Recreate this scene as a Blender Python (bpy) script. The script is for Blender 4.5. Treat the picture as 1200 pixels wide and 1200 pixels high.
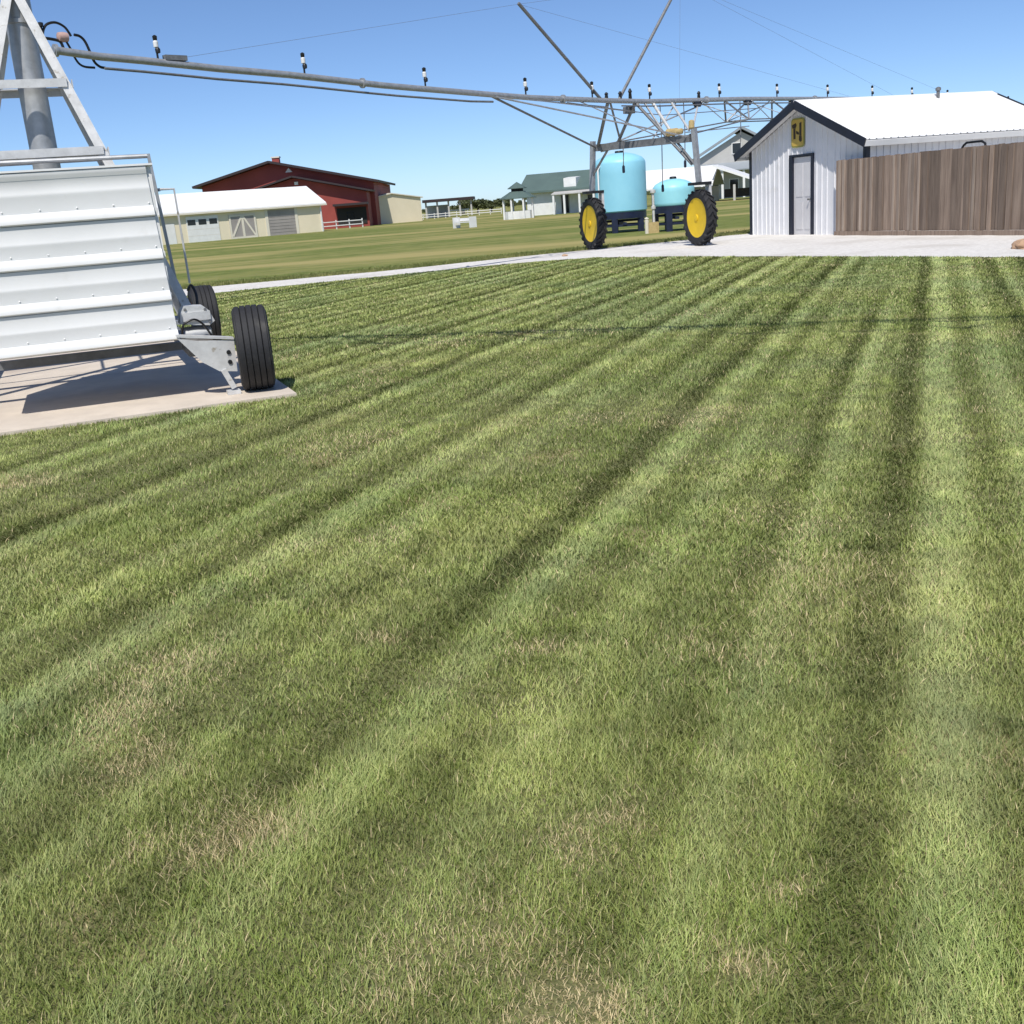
import bpy, math, random
import numpy as np
from mathutils import Vector, Matrix

random.seed(7)
rng = np.random.default_rng(11)
scene = bpy.context.scene
for ob in list(bpy.data.objects):
    bpy.data.objects.remove(ob)
COL = scene.collection

# ------------------------------------------------------------------ camera
EYE = 1.55
ROLL = math.atan(0.078)
PITCH = math.radians(16.228)
cam_data = bpy.data.cameras.new('camera')
cam = bpy.data.objects.new('camera', cam_data)
COL.objects.link(cam)
cam_data.sensor_width = 36.0
cam_data.sensor_fit = 'HORIZONTAL'
cam_data.lens = 36.0 * 1240.0 / 1200.0
cam_data.clip_start = 0.05
cam_data.clip_end = 6000.0
fwd = Vector((0, math.cos(PITCH), -math.sin(PITCH)))
up0 = Vector((0, math.sin(PITCH), math.cos(PITCH)))
right0 = Vector((1, 0, 0))
cx = math.cos(ROLL) * right0 - math.sin(ROLL) * up0
cy = math.sin(ROLL) * right0 + math.cos(ROLL) * up0
m = Matrix((cx, cy, -fwd)).transposed().to_4x4()
m.translation = Vector((0, 0, EYE))
cam.matrix_world = m
scene.camera = cam

# ------------------------------------------------------------------ sky, sun, exposure
SUN_AZ, SUN_EL = math.radians(-170.0), math.radians(55.0)
world = bpy.data.worlds.new('World')
scene.world = world
world.use_nodes = True
wn, wl = world.node_tree.nodes, world.node_tree.links
sky = wn.new('ShaderNodeTexSky')
sky.sky_type = 'NISHITA'
sky.sun_disc = False
sky.sun_elevation = SUN_EL
sky.sun_rotation = SUN_AZ
sky.altitude = 1500.0
sky.air_density = 0.7
sky.dust_density = 1.0
sky.ozone_density = 6.0
wl.new(sky.outputs['Color'], wn['Background'].inputs['Color'])
wn['Background'].inputs['Strength'].default_value = 0.113
sun_data = bpy.data.lights.new('sun', 'SUN')
sun_data.energy = 3.8
sun_data.angle = math.radians(0.55)
sun_data.color = (1.0, 0.955, 0.88)
sun = bpy.data.objects.new('sun', sun_data)
COL.objects.link(sun)
sdir = Vector((math.sin(SUN_AZ) * math.cos(SUN_EL), math.cos(SUN_AZ) * math.cos(SUN_EL), math.sin(SUN_EL)))
sun.rotation_euler = sdir.to_track_quat('Z', 'Y').to_euler()
sun.location = sdir * 60
vs = scene.view_settings
vs.view_transform = 'Standard'
vs.look = 'None'
vs.gamma = 1.0
vs.exposure = 0.3
vs.use_curve_mapping = False

# ------------------------------------------------------------------ helpers
def V(*a):
    return Vector(a[0] if len(a) == 1 else a)

class MB:
    """collects shapes in world coordinates; build() links them as one mesh object"""
    def __init__(s):
        s.v, s.f = [], []
    def add(s, verts, faces):
        n = len(s.v)
        s.v += [tuple(q) for q in verts]
        s.f += [tuple(i + n for i in fc) for fc in faces]
        return s
    def hexa(s, c8):
        return s.add(c8, [(0, 3, 2, 1), (4, 5, 6, 7), (0, 1, 5, 4), (1, 2, 6, 5), (2, 3, 7, 6), (3, 0, 4, 7)])
    def obox(s, o, x, y, z, x0, x1, y0, y1, z0, z1):
        o, x, y, z = V(o), V(x), V(y), V(z)
        P = lambda a, b, c: o + x * a + y * b + z * c
        return s.hexa([P(x0, y0, z0), P(x1, y0, z0), P(x1, y1, z0), P(x0, y1, z0),
                       P(x0, y0, z1), P(x1, y0, z1), P(x1, y1, z1), P(x0, y1, z1)])
    def box(s, x0, x1, y0, y1, z0, z1):
        return s.obox((0, 0, 0), (1, 0, 0), (0, 1, 0), (0, 0, 1), x0, x1, y0, y1, z0, z1)
    def beam(s, p, q, w, h, up=(0, 0, 1)):
        p, q = V(p), V(q)
        d = (q - p).normalized()
        a = d.cross(V(up))
        if a.length < 1e-4:
            a = d.cross(V(0, 1, 0))
        a.normalize()
        b = a.cross(d).normalized()
        return s.obox(p, a, b, d, -w / 2, w / 2, -h / 2, h / 2, 0, (q - p).length)
    def angle(s, p, q, w, t=0.012, up=(0, 0, 1)):
        """an L-section bar"""
        p, q = V(p), V(q)
        d = (q - p).normalized()
        a = d.cross(V(up)).normalized()
        b = a.cross(d).normalized()
        L = (q - p).length
        s.obox(p, a, b, d, -w / 2, w / 2, w / 2 - t, w / 2, 0, L)
        s.obox(p, a, b, d, -w / 2, -w / 2 + t, -w / 2, w / 2 - t, 0, L)
        return s
    def tube(s, pts, r, n=10, caps=True):
        pts = [V(p) for p in pts]
        rs = r if isinstance(r, (list, tuple)) else [r] * len(pts)
        base = len(s.v)
        ref = None
        for i, p in enumerate(pts):
            if i == 0: d = pts[1] - p
            elif i == len(pts) - 1: d = p - pts[i - 1]
            else: d = (pts[i + 1] - p).normalized() + (p - pts[i - 1]).normalized()
            d.normalize()
            if ref is None:
                ref = d.cross(V(0, 0, 1))
                if ref.length < 1e-3: ref = d.cross(V(1, 0, 0))
                ref.normalize()
            a = (ref - d * ref.dot(d)).normalized()
            ref = a
            b = d.cross(a)
            for k in range(n):
                t = 2 * math.pi * k / n
                s.v.append(tuple(p + (a * math.cos(t) + b * math.sin(t)) * rs[i]))
        for i in range(len(pts) - 1):
            for k in range(n):
                k2 = (k + 1) % n
                s.f.append((base + i * n + k, base + i * n + k2, base + (i + 1) * n + k2, base + (i + 1) * n + k))
        if caps:
            s.f.append(tuple(base + k for k in reversed(range(n))))
            s.f.append(tuple(base + (len(pts) - 1) * n + k for k in range(n)))
        return s
    def lathe(s, o, axis, prof, n=32, closed=False):
        """prof: list of (radius, distance along axis)"""
        o, ax = V(o), V(axis).normalized()
        a = ax.cross(V(0, 0, 1))
        if a.length < 1e-3: a = V(1, 0, 0)
        a.normalize()
        b = ax.cross(a)
        base = len(s.v)
        for (r, h) in prof:
            for k in range(n):
                t = 2 * math.pi * k / n
                s.v.append(tuple(o + ax * h + (a * math.cos(t) + b * math.sin(t)) * max(r, 1e-4)))
        m_ = len(prof)
        for i in range(m_ if closed else m_ - 1):
            j = (i + 1) % m_
            for k in range(n):
                k2 = (k + 1) % n
                s.f.append((base + i * n + k, base + i * n + k2, base + j * n + k2, base + j * n + k))
        if not closed:
            s.f.append(tuple(base + k for k in reversed(range(n))))
            s.f.append(tuple(base + (m_ - 1) * n + k for k in range(n)))
        return s
    def prism(s, poly, o, x, y, z, d0, d1):
        """polygon of (x, y) pairs extruded along z from d0 to d1"""
        o, x, y, z = V(o), V(x), V(y), V(z)
        n = len(poly)
        vv = [o + x * p[0] + y * p[1] + z * d0 for p in poly] + [o + x * p[0] + y * p[1] + z * d1 for p in poly]
        ff = [tuple(reversed(range(n))), tuple(range(n, 2 * n))]
        ff += [(i, (i + 1) % n, n + (i + 1) % n, n + i) for i in range(n)]
        return s.add(vv, ff)
    def mesh(s, name, mat, off=(0, 0, 0), smooth=False):
        me = bpy.data.meshes.new(name)
        o = V(off)
        me.from_pydata([tuple(V(p) - o) for p in s.v], [], s.f)
        me.validate()
        import bmesh
        bm = bmesh.new(); bm.from_mesh(me)
        bmesh.ops.recalc_face_normals(bm, faces=bm.faces)
        bm.to_mesh(me); bm.free()
        me.materials.append(mat)
        if smooth:
            me.polygons.foreach_set('use_smooth', [True] * len(me.polygons))
            try: me.set_sharp_from_angle(angle=math.radians(38))
            except Exception: pass
        me.update()
        return me

def smooth(pts, n=5):
    p = [V(q) for q in pts]; p = [p[0] * 2 - p[1]] + p + [p[-1] * 2 - p[-2]]; out = []
    for i in range(1, len(p) - 2):
        for k in range(n):
            t = k / n
            out.append(0.5 * (2 * p[i] + (p[i + 1] - p[i - 1]) * t + (2 * p[i - 1] - 5 * p[i] + 4 * p[i + 1] - p[i + 2]) * t * t + (3 * p[i] - p[i - 1] - 3 * p[i + 1] + p[i + 2]) * t ** 3))
    return out + [p[-2]]
ORI = {}
def place(name, me, parent=None, loc=(0, 0, 0)):
    o = bpy.data.objects.new(name, me)
    COL.objects.link(o)
    o.location = loc
    if parent is not None:
        o.parent = parent
        ORI[o] = ORI[parent] + V(loc)
    else:
        ORI[o] = V(loc)
    return o
def part(name, mb, mat, parent, smooth=False, label=None):
    o = place(name, mb.mesh(name, mat, ORI[parent], smooth), parent)
    if label: o['label'] = label
    return o
def tag(o, label, cat, group=None):
    o['label'] = label; o['category'] = cat
    if group: o['group'] = group
    return o
def thing(name, label, cat, loc, group=None):
    o = bpy.data.objects.new(name, None)
    COL.objects.link(o)
    o.location = loc
    o.empty_display_size = 0.2
    ORI[o] = V(loc)
    return tag(o, label, cat, group)
def solo(name, mb, mat, label, cat, loc, group=None, smooth=False):
    o = place(name, mb.mesh(name, mat, loc, smooth), None, loc)
    return tag(o, label, cat, group)
def structure(name, mb, mat, smooth=False):
    o = place(name, mb.mesh(name, mat, (0, 0, 0), smooth))
    o['kind'] = 'structure'
    return o

# ------------------------------------------------------------------ materials
def mat(name, c1, c2=None, scale=4.0, rough=0.6, metal=0.0, bump=0.0, bscale=30.0, stretch=(1, 1, 1),
        detail=6.0, rnd=0.0, spots=None, spot_scale=3.0, spot_lo=0.58, spot_hi=0.7, rough2=None, spec=0.5):
    mt = bpy.data.materials.new(name)
    mt.use_nodes = True
    N, L = mt.node_tree.nodes, mt.node_tree.links
    bs = N['Principled BSDF']
    bs.inputs['Metallic'].default_value = metal
    bs.inputs['Roughness'].default_value = rough
    bs.inputs['Specular IOR Level'].default_value = spec
    if c2 is None: c2 = tuple(x * 0.86 for x in c1)
    geo = N.new('ShaderNodeNewGeometry')
    mp = N.new('ShaderNodeMapping'); mp.inputs['Scale'].default_value = stretch
    L.new(geo.outputs['Position'], mp.inputs['Vector'])
    no = N.new('ShaderNodeTexNoise'); no.inputs['Scale'].default_value = scale; no.inputs['Detail'].default_value = detail
    no.inputs['Roughness'].default_value = 0.62
    L.new(mp.outputs['Vector'], no.inputs['Vector'])
    rp = N.new('ShaderNodeValToRGB')
    rp.color_ramp.elements[0].position = 0.32; rp.color_ramp.elements[1].position = 0.68
    rp.color_ramp.elements[0].color = (*c2, 1); rp.color_ramp.elements[1].color = (*c1, 1)
    L.new(no.outputs['Fac'], rp.inputs['Fac'])
    out = rp.outputs['Color']
    if spots:
        n2 = N.new('ShaderNodeTexNoise'); n2.inputs['Scale'].default_value = spot_scale; n2.inputs['Detail'].default_value = 5
        L.new(mp.outputs['Vector'], n2.inputs['Vector'])
        mr = N.new('ShaderNodeMapRange'); mr.inputs['From Min'].default_value = spot_lo; mr.inputs['From Max'].default_value = spot_hi
        L.new(n2.outputs['Fac'], mr.inputs['Value'])
        mx = N.new('ShaderNodeMix'); mx.data_type = 'RGBA'
        L.new(mr.outputs['Result'], mx.inputs['Factor'])
        L.new(out, mx.inputs[6]); mx.inputs[7].default_value = (*spots, 1)
        out = mx.outputs[2]
    if rnd:
        oi = N.new('ShaderNodeObjectInfo')
        hs = N.new('ShaderNodeHueSaturation')
        mr = N.new('ShaderNodeMapRange'); mr.inputs['To Min'].default_value = 1 - rnd; mr.inputs['To Max'].default_value = 1 + rnd
        L.new(oi.outputs['Random'], mr.inputs['Value'])
        L.new(mr.outputs['Result'], hs.inputs['Value'])
        L.new(out, hs.inputs['Color'])
        out = hs.outputs['Color']
    L.new(out, bs.inputs['Base Color'])
    if rough2 is not None:
        mr = N.new('ShaderNodeMapRange'); mr.inputs['To Min'].default_value = rough; mr.inputs['To Max'].default_value = rough2
        L.new(no.outputs['Fac'], mr.inputs['Value']); L.new(mr.outputs['Result'], bs.inputs['Roughness'])
    if bump:
        nb = N.new('ShaderNodeTexNoise'); nb.inputs['Scale'].default_value = bscale; nb.inputs['Detail'].default_value = 5
        L.new(mp.outputs['Vector'], nb.inputs['Vector'])
        bp = N.new('ShaderNodeBump'); bp.inputs['Strength'].default_value = 1.0; bp.inputs['Distance'].default_value = bump
        L.new(nb.outputs['Fac'], bp.inputs['Height']); L.new(bp.outputs['Normal'], bs.inputs['Normal'])
    return mt

M = {}
M['galv'] = mat('galvanised_steel', (0.46, 0.47, 0.48), (0.33, 0.34, 0.35), 9, 0.42, 0.55, 0.0006, 60, rough2=0.6)
M['galv_dark'] = mat('weathered_steel', (0.25, 0.255, 0.26), (0.16, 0.16, 0.165), 7, 0.5, 0.5, 0.0006, 60, rough2=0.7)
M['galv_light'] = mat('pale_zinc_coating', (0.66, 0.66, 0.65), (0.5, 0.5, 0.49), 8, 0.5, 0.2, 0.0008, 50, spots=(0.32, 0.28, 0.22), spot_scale=14, spot_lo=0.64, spot_hi=0.74)
M['white_sheet'] = mat('white_sheet_metal', (0.81, 0.81, 0.80), (0.76, 0.76, 0.75), 1.7, 0.5, 0.0, 0.0012, 2.2, rough2=0.6, spots=(0.7, 0.69, 0.66), spot_scale=5, spot_lo=0.66, spot_hi=0.85)
M['white_paint'] = mat('white_paint', (0.78, 0.78, 0.77), (0.7, 0.7, 0.69), 2.0, 0.5)
M['white_roof'] = mat('white_roof_metal', (0.84, 0.84, 0.84), (0.79, 0.79, 0.79), 1.2, 0.4, rnd=0.02)
M['shed_wall'] = mat('shed_wall_metal', (0.76, 0.76, 0.78), (0.69, 0.69, 0.71), 1.6, 0.42, rnd=0.03, spots=(0.6, 0.59, 0.57), spot_scale=2.5, spot_lo=0.6, spot_hi=0.85)
M['navy'] = mat('navy_trim', (0.012, 0.014, 0.03), (0.008, 0.01, 0.02), 5, 0.4)
M['black'] = mat('black_plastic', (0.012, 0.012, 0.013), None, 5, 0.45)
M['rubber'] = mat('tyre_rubber', (0.022, 0.022, 0.025), (0.013, 0.013, 0.015), 9, 0.6, 0, 0.002, 40, rough2=0.85, spots=(0.07, 0.066, 0.06), spot_scale=5.0, spot_lo=0.6, spot_hi=0.8)
M['yellow_rim'] = mat('yellow_wheel_paint', (0.85, 0.57, 0.02), (0.72, 0.47, 0.015), 3.5, 0.4, rough2=0.55)
M['rust'] = mat('rusty_rim', (0.24, 0.09, 0.045), (0.11, 0.045, 0.028), 18, 0.85, 0, 0.002, 60)
M['blue_tank'] = mat('pale_blue_polyethylene', (0.31, 0.65, 0.79), (0.27, 0.60, 0.75), 1.4, 0.42, spec=0.4)
M['blue_tank2'] = mat('turquoise_polyethylene', (0.32, 0.69, 0.78), (0.28, 0.62, 0.73), 1.4, 0.42, spec=0.4)
M['navy_steel'] = mat('dark_blue_steel', (0.014, 0.022, 0.06), (0.008, 0.012, 0.03), 4, 0.45)
M['beige'] = mat('beige_casting', (0.52, 0.40, 0.19), (0.38, 0.28, 0.12), 9, 0.55)
M['concrete'] = mat('concrete', (0.66, 0.575, 0.48), (0.55, 0.48, 0.40), 2.6, 0.85, 0, 0.002, 90, spots=(0.47, 0.40, 0.335), spot_scale=1.1, spot_lo=0.52, spot_hi=0.75)
M['gravel'] = mat('pale_gravel', (0.76, 0.735, 0.70), (0.58, 0.555, 0.525), 9, 0.9, 0, 0.02, 28, detail=10, spots=(0.52, 0.49, 0.45), spot_scale=0.55, spot_lo=0.5, spot_hi=0.75)
M['fence'] = mat('weathered_cedar', (0.28, 0.21, 0.16), (0.16, 0.115, 0.086), 3.0, 0.8, 0, 0.003, 12, stretch=(5, 5, 0.35), rnd=0.36)
M['fence_light'] = mat('pale_weathered_cedar', (0.37, 0.295, 0.235), (0.24, 0.185, 0.145), 3.0, 0.8, 0, 0.003, 12, stretch=(5, 5, 0.35), rnd=0.25)
M['door'] = mat('grey_white_door', (0.66, 0.65, 0.66), (0.56, 0.55, 0.56), 1.5, 0.5)
M['cream'] = mat('cream_wall_metal', (0.80, 0.71, 0.53), (0.73, 0.65, 0.48), 0.5, 0.6)
M['cream_pale'] = mat('pale_cream_trim', (0.74, 0.69, 0.58), None, 0.5, 0.6)
M['grey_door'] = mat('grey_roll_up_door', (0.36, 0.33, 0.31), (0.29, 0.265, 0.25), 0.8, 0.6)
M['red_wall'] = mat('barn_red_wall', (0.31, 0.058, 0.045), (0.24, 0.044, 0.035), 0.4, 0.7)
M['dark_roof'] = mat('dark_brown_roof', (0.035, 0.022, 0.024), (0.025, 0.016, 0.018), 0.4, 0.6)
M['green_roof'] = mat('grey_green_roof', (0.10, 0.15, 0.135), (0.08, 0.12, 0.11), 0.5, 0.6)
M['slate'] = mat('blue_grey_roof', (0.30, 0.33, 0.36), (0.25, 0.28, 0.31), 0.5, 0.55)
M['grey_wall'] = mat('grey_wall', (0.5, 0.49, 0.47), (0.42, 0.41, 0.39), 0.4, 0.7)
M['glass'] = mat('dark_window_glass', (0.015, 0.018, 0.022), None, 1, 0.08)
M['dark'] = mat('dark_interior', (0.02, 0.019, 0.018), None, 1, 0.8)
M['sign_yellow'] = mat('yellow_sign_paint', (0.62, 0.42, 0.07), (0.5, 0.36, 0.09), 6, 0.5)
M['sign_rim'] = mat('olive_sign_rim', (0.34, 0.33, 0.08), None, 6, 0.5)
M['sign_dark'] = mat('dark_brown_sign_mark', (0.045, 0.024, 0.008), None, 6, 0.5)
M['stone'] = mat('orange_tan_stone', (0.50, 0.33, 0.21), (0.36, 0.22, 0.13), 7, 0.85, 0, 0.01, 12)
M['trunk'] = mat('tree_bark', (0.10, 0.075, 0.05), None, 5, 0.9)
M['leaf'] = mat('olive_leaves', (0.085, 0.10, 0.035), (0.05, 0.065, 0.02), 1.5, 0.7)
M['bush'] = mat('green_leaves', (0.06, 0.10, 0.028), (0.035, 0.06, 0.016), 1.5, 0.7)

# ------------------------------------------------------------------ setting: ground, lawn bed, gravel, pad
def field_material():
    mt = bpy.data.materials.new('mown_field'); mt.use_nodes = True
    N, L = mt.node_tree.nodes, mt.node_tree.links
    bs = N['Principled BSDF']; bs.inputs['Roughness'].default_value = 0.95; bs.inputs['Specular IOR Level'].default_value = 0.1
    geo = N.new('ShaderNodeNewGeometry')
    def noise(scale, stretch, rot, detail=6):
        mp = N.new('ShaderNodeMapping'); mp.inputs['Scale'].default_value = stretch; mp.inputs['Rotation'].default_value = (0, 0, rot)
        L.new(geo.outputs['Position'], mp.inputs['Vector'])
        n = N.new('ShaderNodeTexNoise'); n.inputs['Scale'].default_value = scale; n.inputs['Detail'].default_value = detail
        L.new(mp.outputs['Vector'], n.inputs['Vector'])
        return n.outputs['Fac']
    def ramp(f, a, b, ca, cb):
        r = N.new('ShaderNodeValToRGB'); e = r.color_ramp.elements
        e[0].position, e[1].position = a, b; e[0].color, e[1].color = (*ca, 1), (*cb, 1)
        L.new(f, r.inputs['Fac']); return r.outputs['Color']
    def mix(f, a, b):
        x = N.new('ShaderNodeMix'); x.data_type = 'RGBA'
        L.new(f, x.inputs['Factor']); L.new(a, x.inputs[6])
        if isinstance(b, tuple): x.inputs[7].default_value = (*b, 1)
        else: L.new(b, x.inputs[7])
        return x.outputs[2]
    green = ramp(noise(1.3, (1, 1, 1), 0, 9), 0.3, 0.72, (0.105, 0.14, 0.034), (0.20, 0.22, 0.064))
    bands = noise(0.11, (0.35, 1.3, 1), math.radians(-8), 3)
    bf = N.new('ShaderNodeMapRange'); bf.inputs['From Min'].default_value = 0.46; bf.inputs['From Max'].default_value = 0.62
    L.new(bands, bf.inputs['Value'])
    c = mix(bf.outputs['Result'], green, (0.34, 0.295, 0.12))
    spots = noise(0.5, (0.6, 1.2, 1), 0.3, 6)
    sf = N.new('ShaderNodeMapRange'); sf.inputs['From Min'].default_value = 0.55; sf.inputs['From Max'].default_value = 0.75; sf.inputs['To Max'].default_value = 0.6
    L.new(spots, sf.inputs['Value'])
    c = mix(sf.outputs['Result'], c, (0.33, 0.285, 0.13))
    L.new(c, bs.inputs['Base Color'])
    bp = N.new('ShaderNodeBump'); bp.inputs['Distance'].default_value = 0.06; bp.inputs['Strength'].default_value = 0.9
    L.new(noise(7, (1, 1, 1), 0, 8), bp.inputs['Height']); L.new(bp.outputs['Normal'], bs.inputs['Normal'])
    return mt
M['field'] = field_material()
M['thatch'] = mat('lawn_soil_and_thatch', (0.19, 0.185, 0.075), (0.095, 0.105, 0.036), 30, 0.95, 0, 0.012, 50, spots=(0.36, 0.29, 0.15), spot_scale=1.2, spot_lo=0.6, spot_hi=0.72)

g = MB(); g.add([(-2500, -400, 0), (2500, -400, 0), (2500, 4500, 0), (-2500, 4500, 0)], [(0, 1, 2, 3)])
structure('ground', g, M['field'])

NEAR = [(-34, 15.5), (-20, 21.0), (-14, 23.3), (-6.58, 26.19), (-3.0, 27.61), (-0.4, 28.64), (1.4, 28.9), (2.77, 28.6), (4.4, 26.4), (6.04, 23.75), (7.6, 21.1), (9.08, 18.42), (12, 13.2), (16.5, 5.5)]
FAR = [(-34, 18.8), (-20, 24.2), (-14, 26.5), (-7.31, 29.22), (-3.03, 30.17), (-0.5, 31.4), (1.63, 32.68), (2.97, 33.27), (5.6, 34.4), (8.07, 35.2), (12, 38.5), (19, 37), (24, 30), (24, 5.5)]
def rough_line(pts, step, amp, seed):
    r = random.Random(seed); out = []
    for (x0, y0), (x1, y1) in zip(pts[:-1], pts[1:]):
        L_ = math.hypot(x1 - x0, y1 - y0); n = max(1, int(L_ / step))
        for i in range(n):
            t = i / n
            out.append((x0 + (x1 - x0) * t + r.uniform(-amp, amp), y0 + (y1 - y0) * t + r.uniform(-amp, amp)))
    out.append(pts[-1]); return out
def resample(pts, n):
    p = np.array(pts); d = np.r_[0, np.cumsum(np.hypot(*np.diff(p, axis=0).T))]
    t = np.linspace(0, d[-1], n)
    return np.stack([np.interp(t, d, p[:, 0]), np.interp(t, d, p[:, 1])], 1)
nn = 260
na, fa = resample(rough_line(NEAR, 0.25, 0.05, 1), nn), resample(rough_line(FAR, 0.4, 0.09, 2), nn)
g = MB()
rows = 7
vv = []
for i in range(nn):
    for j in range(rows):
        t = j / (rows - 1)
        q = na[i] * (1 - t) + fa[i] * t
        z = 0.010 + 0.02 * math.sin(math.pi * t) + (random.uniform(-0.006, 0.006) if 0 < j < rows - 1 else 0)
        vv.append((q[0], q[1], z))
g.add(vv, [(i * rows + j, (i + 1) * rows + j, (i + 1) * rows + j + 1, i * rows + j + 1) for i in range(nn - 1) for j in range(rows - 1)])
structure('gravel_road', g, M['gravel'], True)

# lawn bed: soil sheet under the grass blades, ending at the road's near edge
g = MB(); vv = []
xs = np.linspace(-33, 16.4, 90)
yr = np.interp(xs, [p[0] for p in NEAR], [p[1] for p in NEAR])
for x, y in zip(xs, yr):
    vv += [(x, -6, 0.004), (x, y, 0.004)]
g.add(vv, [(2 * i, 2 * i + 2, 2 * i + 3, 2 * i + 1) for i in range(len(xs) - 1)])
structure('lawn', g, M['thatch'])

# the parked machine's own axes: a to the right, b away from the camera, origin at the slab's corner
E1 = V(0.9353, 0.3538, 0); E2 = V(-0.3538, 0.9353, 0); PC = V(-1.88, 9.634, 0); ZZ = V(0, 0, 1)
def W(a, b, z=0.0):
    return PC + E1 * a + E2 * b + ZZ * z
g = MB(); g.obox(PC, E1, E2, ZZ, -5.6, 0.0, 0.0, 6.3, -0.1, 0.035)
g2 = g
structure('concrete_pad', g2, M['concrete'])

# ------------------------------------------------------------------ parked pivot base with its white box
pb = thing('pivot_base', 'galvanised pivot stand with white corrugated metal box and rubber tyres on concrete pad', 'irrigation pivot', W(-1.77, 2.8, 0.035))
# white box of corrugated sheets
bx0, bx1, bb0, bb1, bz0, bz1 = -2.54, -0.92, 0.6, 1.9, 0.575, 2.105
core = MB(); core.obox(PC, E1, E2, ZZ, bx0 + 0.03, bx1 - 0.03, bb0 + 0.03, bb1 - 0.03, bz0 + 0.02, bz1 - 0.03)
box = part('box_frame', core, M['galv_light'], pb)
zc = [bz0, 0.932, 1.302, 1.677, bz1]
def course(z0, z1, skew0, skew1, seed, top=False):
    """one sheet of siding on the front: flat field, a low crease, then a proud rib along its lower edge"""
    r = random.Random(seed)
    H = z1 - z0
    prof = [(0.0, 0.012), (0.012, 0.030), (0.055, 0.030), (0.092, 0.002), (H * 0.52, 0.004), (H * 0.545, 0.007), (H * 0.60, 0.006), (H * 0.63, 0.003), (H - 0.02, 0.002), (H - 0.004, 0.006)]
    if top: prof[-2:] = [(H - 0.06, 0.003), (H - 0.035, 0.022), (H, 0.022)]
    n = 60; mb = MB(); rows_ = len(prof); vs_ = []
    for i in range(n + 1):
        t = i / n
        for k, (dz, out) in enumerate(prof):
            s = dz / H
            xe = bx1 + skew0 * (1 - s) + skew1 * s
            a = bx0 + (xe - bx0) * t
            w = 0.0012 * math.sin(a * 3.1 + seed * 2)
            vs_.append(W(a, bb0 - out + w * 0.5, z0 + dz + w * 0.7))
    mb.add(vs_, [(i * rows_ + k, (i + 1) * rows_ + k, (i + 1) * rows_ + k + 1, i * rows_ + k + 1) for i in range(n) for k in range(rows_ - 1)])
    m0 = len(mb.v)
    bk = [W(bx0 + (bx1 - bx0) * i, bb0 + 0.012, z) for i in (0, 1) for z in (z0, z1)]
    mb.add(bk, [(0, 2, 3, 1)])
    return mb
for i in range(4):
    part('siding_sheet', course(zc[i], zc[i + 1] - 0.003, 0.022 - 0.012 * i, 0.004 - 0.012 * i, i + 3, i == 3), M['white_sheet'], box, True)
sw = MB(); sw.lathe((0, 0, 0), -E2, [(0.008, -0.002), (0.008, 0.003), (0.004, 0.006), (0.001, 0.009)], 8)
swm = sw.mesh('screw', M['white_paint'])
for o_ in [c for c in box.children if c.name.startswith('siding_sheet')]:
    zz_ = zc[int(o_.name.split('.')[-1]) if '.' in o_.name else 0]
    for k in range(6):
        place('screw', swm, o_, W(bx1 - 0.05 - 0.30 * k, bb0 - 0.003, zz_ + 0.115) - ORI[o_])
side = MB()
for sgn, a0 in ((1, bx1), (-1, bx0)):
    side = MB(); side.obox(PC, E1, E2, ZZ, a0 - 0.012, a0 + 0.012, bb0 + 0.014, bb1, bz0, bz1)
    for k in range(4): side.obox(PC, E1, E2, ZZ, a0 - 0.02, a0 + 0.02, bb0 + 0.016, bb1 - 0.01, zc[k] + 0.02, zc[k] + 0.07)
    part('side_sheet', side, M['white_sheet'], box)
bk = MB(); bk.obox(PC, E1, E2, ZZ, bx0, bx1, bb1, bb1 + 0.012, bz0, bz1)
part('rear_sheet', bk, M['white_sheet'], box)
lid = MB(); lid.obox(PC, E1, E2, ZZ, bx0 - 0.03, bx1 + 0.03, bb0 - 0.03, bb1 + 0.03, bz1 + 0.003, bz1 + 0.02)
part('box_lid', lid, M['white_sheet'], box)
# riser column
top = V(W(-1.77, 2.8, 4.35))
cbase = W(-1.77, 2.8, 0.0)
rz = MB(); rz.lathe(cbase, ZZ, [(0.20, 0.51), (0.20, 0.54), (0.135, 0.545), (0.135, 2.35), (0.15, 2.36), (0.15, 2.42), (0.135, 2.43), (0.135, 3.62), (0.155, 3.625), (0.155, 3.66), (0.135, 3.665), (0.135, 4.30)], 28)
part('riser_pipe', rz, M['galv'], pb, True)
OD = V(8.53, -3.53, 0).normalized(); OE = W(-1.77, 2.8, 4.95); ON = V(OD.y, -OD.x, 0)
el = MB(); el.tube([W(-1.77, 2.8, 4.3), W(-1.77, 2.8, 4.7), OE - ZZ * 0.13 + OD * 0.03, OE - ZZ * 0.04 + OD * 0.10, OE + OD * 0.25, OE + OD * 0.6], 0.12, 20)
part('elbow_pipe', el, M['galv'], pb, True)
op = MB(); op.tube([OE + OD * (0.6 + 0.6 * k) for k in range(25)], 0.038, 14)
opo = part('overhead_pipe', op, M['galv'], pb, True)
prev = [OE + OD * 0.7 + ON * sg * 0.1 - ZZ * 0.1 for sg in (-1, 1)]
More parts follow.
